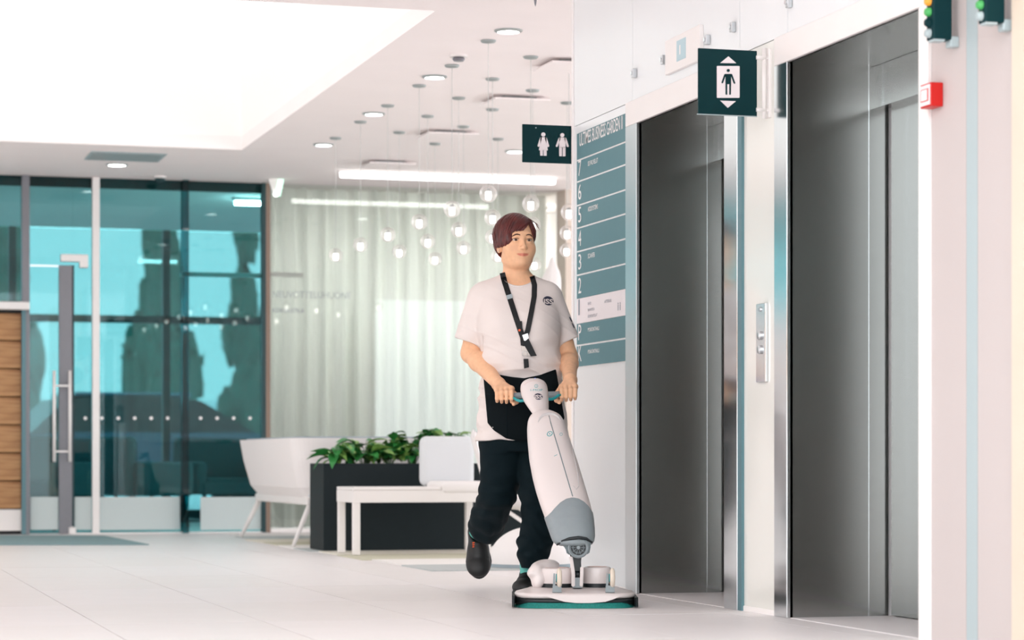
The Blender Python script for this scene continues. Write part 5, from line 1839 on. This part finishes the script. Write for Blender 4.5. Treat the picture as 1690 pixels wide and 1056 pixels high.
# brush deck
def deck_ring(z, hw, d0, d1, r):
    pts = []
    cyl = (d0 + d1) / 2 - DM
    hy_ = (d1 - d0) / 2
    for k in range(72):
        q = 2 * math.pi * k / 72
        cs, sn = math.cos(q), math.sin(q)
        pts.append(Vector((hw * math.copysign(abs(cs) ** .5, cs), cyl + hy_ * math.copysign(abs(sn) ** .62, sn), z)))
    return pts
bm = bmesh.new(); ring_bridge(bm, [deck_ring(z, w, a, b, 0) for z, w, a, b in ((.036, .238, 9.70, 10.02), (.040, .244, 9.675, 10.03), (.052, .244, 9.67, 10.03), (.059, .238, 9.685, 10.02), (.062, .225, 9.72, 10.01), (.070, .190, 9.80, 10.0), (.074, .180, 9.83, 9.99))])
new_obj('deck', bm, 'machine_white', fsx, True)
bm = bmesh.new(); ring_bridge(bm, [deck_ring(z, w, a, b, 0) for z, w, a, b in ((.014, .248, 9.68, 10.03), (.036, .250, 9.665, 10.035))])
new_obj('deck_skirt', bm, 'machine_black', fsx, True)
bm = bmesh.new(); ring_bridge(bm, [[Q(u, v, 9.662) for u, v in ((900, 984), (1024, 984), (1012, 989), (999, 993), (975, 995), (950, 995), (932, 993), (918, 989))], [Q(u, v, 9.69) for u, v in ((900, 984), (1024, 984), (1012, 989), (999, 993), (975, 995), (950, 995), (932, 993), (918, 989))]])
new_obj('front_lip', bm, 'machine_white', fsx)
bm = bmesh.new(); ring_bridge(bm, [[Vector((sx * .248 + dx, dy - .03, z)) for dx, dy in ((-.006, -.15), (.002, -.155), (.006, -.14), (.006, .16), (-.006, .16))] for sx in (-1,) for z in (.006, .052)])
new_obj('side_bumper', bm, 'machine_black', fsx)
bm = bmesh.new(); ring_bridge(bm, [[Vector((.244 + dx, dy - .03, z)) for dx, dy in ((-.006, -.14), (-.002, -.155), (.006, -.15), (.006, .16), (-.006, .16))] for z in (.006, .044)])
new_obj('side_bumper', bm, 'machine_black', fsx)
# two counter rotating brushes: bristle rings with a ragged hem
for cx_ in (-.118, .118):
    bm = bmesh.new()
    n = 150
    rb = random.Random(int(cx_ * 1000))
    rings = []
    for z, r in ((.026, .105), (.012, .118), (.001, .126)):
        rings.append([Vector((cx_ + (r + (rb.uniform(-.004, .003) if z < .02 else 0)) * math.cos(6.283 * k / n), -.03 + (r + (rb.uniform(-.004, .003) if z < .02 else 0)) * 1.15 * math.sin(6.283 * k / n), z)) for k in range(n)])
    ring_bridge(bm, rings)
    new_obj('brush', bm, 'brush_teal', fsx, False)
bm = bmesh.new(); ring_bridge(bm, [[p * 1 for p in deck_ring(z, w, a, b, 0)] for z, w, a, b in ((.001, .236, 9.655, 9.95), (.022, .222, 9.668, 9.95))])
new_obj('brush_fringe', bm, 'brush_teal', fsx, False)
# motor drums
def drum(uc, r_px, v_top, v_bot, d):
    c = Q(uc, v_bot, d); zt_ = Q(uc, v_top, d).z
    r = r_px * d / F_PX
    o = lathe('motor_drum', [(r * .98, c.z), (r, c.z + .004), (r, zt_ - .012), (r * .95, zt_ - .003), (r * .80, zt_), (r * .78, zt_ - .004), (.0001, zt_ - .004)], 'machine_white', fsx, 44, (c.x, c.y, 0))
    lathe('drum_rim', [(r * .66, zt_ - .004), (r * .70, zt_ + .001), (r * .60, zt_ + .001), (r * .56, zt_ - .004)], 'rim_pink', o, 36, (c.x, c.y, 0))
    lathe('drum_foot', [(r * 1.01, .066), (r * 1.02, .072), (r * 1.02, c.z + .003), (r * 1.0, c.z + .004)], 'machine_black', o, 36, (c.x, c.y, 0))
drum(919, 29, 936.5, 963.5, 9.90)
drum(985.5, 23, 935, 963.5, 9.90)
sh = Field((-.22, -.08, .05), (-.06, .17, .20), .003)
def qa(u, v, d): return np.array(Q(u, v, d))
for u, v, d, r in ((886, 943, 9.90, (.030, .05, .034)), (895, 937, 9.94, (.045, .05, .030)), (879, 946, 9.88, (.022, .035, .018)), (891, 955, 9.89, (.03, .05, .03)), (905, 935, 9.97, (.05, .05, .03)), (887, 963, 9.88, (.022, .04, .022))):
    sh.put(ell(qa(u, v, d), r), .02)
so_ = link_mesh('valve_housing', sh.mesh('valve_housing', 3), 'machine_white', fsx, True)
# casters
for uc, vb in ((919.5, 977.5), (1007, 977.5)):
    d = 9.72
    bm = bmesh.new()
    ring_bridge(bm, [[Q(u, v, dd) for u, dd in ((uc + l, 9.70), (uc + r, 9.70), (uc + r, 9.76), (uc + l, 9.76))] for v, l, r in ((946, -6, -3.5), (966, -7, -3), (967, -7.5, 7), (vb, -8, 7.5))])
    cb = new_obj('caster_bracket', bm, 'machine_grey', fsx)
    wc = Q(uc + 3.5, 954, d)
    lathe('caster_wheel', [(.0001, -.010), (.028, -.010), (.038, -.007), (.041, 0), (.038, .007), (.028, .010), (.0001, .010)], 'wheel_cream', cb, 32, wc, 'X')
    lathe('wheel_hub', [(.0001, -.014), (.017, -.014), (.019, -.009), (.0001, -.009)], 'machine_teal', cb, 20, wc, 'X')
# outdoors
mat('snow', srgb(236, 240, 244), .8, noise=.02, nscale=.6)
mat('bark', srgb(70, 58, 50), .9, noise=.2, nscale=20)
mat('needles', srgb(64, 104, 92), .8, noise=.3, nscale=6)
mat('brick_far', srgb(150, 140, 134), .8, noise=.06, nscale=3)
mat('car_paint', srgb(92, 120, 140), .25, metal=.3, coat=.6)
mat('car_dark', (.01, .012, .014, 1), .3)
struct(box('ground_outside', (-60, 24.15, -.25), (70, 120, -.06), 'snow'), 'snowy ground outside')
for x, y, h, sd, lab in ((60 * ratio(262), 60, 8, 1, 'dark bushy tree outside beyond the lounge windows, nearest the parked car'), (78 * ratio(405), 78, 9, 2, 'tall dark bushy tree outside by the far building'), (66 * ratio(15), 66, 8, 3, 'smaller dark bushy tree outside in front of the far building')):
    rr = random.Random(sd)
    e = empty('street_tree', (x, y, -.06))
    e.scale = (.5, .5, 1.0)
    tag(e, lab, 'tree', 'trees outside the lounge')
    tube('trunk', [(0, 0, 0), (.05, 0, h * .5), (0, 0, h * .96)], [.2, .13, .03], 'bark', e, 8)
    cr = Field((-2.6, -2.6, .8), (2.6, 2.6, h + .6), .16)
    for k in range(16):
        t = rr.random()
        a = rr.uniform(0, 6.28); R = (1 - t) * 1.5 * rr.uniform(.3, 1)
        cr.put(ell((R * math.cos(a), R * math.sin(a), 1.8 + (h - 2.4) * t), (.55 + .6 * (1 - t), .55 + .6 * (1 - t), .6 + .5 * (1 - t))), .3)
    cr.warp(lambda X, Y, Z: .22 * np.sin(6 * X + 2 * Z) * np.sin(5 * Y + 4 * Z) + .1 * np.sin(13 * X - 9 * Z) * np.sin(12 * Y))
    link_mesh('crown', cr.mesh('crown', 1), 'needles', e)
fb = empty('far_building', (14, 92, -.06))
tag(fb, 'long low building outside with a row of windows', 'building')
box('wall', (-22, 0, 0), (12, 8, 2.5), 'brick_far', fb)
box('roof', (-22.3, -.4, 2.5), (12.3, 8.3, 2.9), 'snow', fb)
for k in range(12):
    wn_ = box('window', (-20.5 + k * 2.7, -.05, .8), (-18.9 + k * 2.7, 0, 2.0), 'car_dark', fb)
def car(x, y, rz, lab):
    e = empty('parked_car', (x, y, -.06), rz)
    tag(e, lab, 'car', 'cars parked outside')
    side = [(-2.1, .35), (-2.15, .75), (-1.95, .95), (-1.2, 1.0), (1.1, 1.0), (1.95, .86), (2.15, .65), (2.1, .3)]
    cab = [(-1.75, .98), (-1.25, 1.42), (-.2, 1.48), (.45, 1.40), (1.15, .99)]
    def body(name, pr, wb, wt, m):
        bm = bmesh.new()
        zs = [z for _, z in pr]
        lo_, hi_ = min(zs), max(zs)
        wd = lambda z: wb + (wt - wb) * (z - lo_) / (hi_ - lo_)
        ring_bridge(bm, [[Vector((px_, s_ * wd(z), z)) for px_, z in pr] for s_ in (-1, -.9, .9, 1)])
        return new_obj(name, bm, m, e)
    body('body', side, .86, .82, 'car_paint'); body('cabin', cab, .78, .62, 'car_dark')
    box('roof', (-1.15, -.6, 1.44), (.35, .6, 1.50), 'car_paint', e, .02)
    for wx in (-1.3, 1.35):
        for s_ in (-1, 1):
            lathe('wheel', [(.0001, s_ * .70), (.31, s_ * .70), (.33, s_ * .74), (.33, s_ * .84), (.30, s_ * .88), (.0001, s_ * .86)], 'car_dark', e, 24, (wx, 0, .33), 'Y')
car(4.2, 31.0, .15, 'blue-grey car parked outside close to the lounge windows')
car(8.4, 35.0, .1, 'blue-grey car parked outside behind the nearer one')
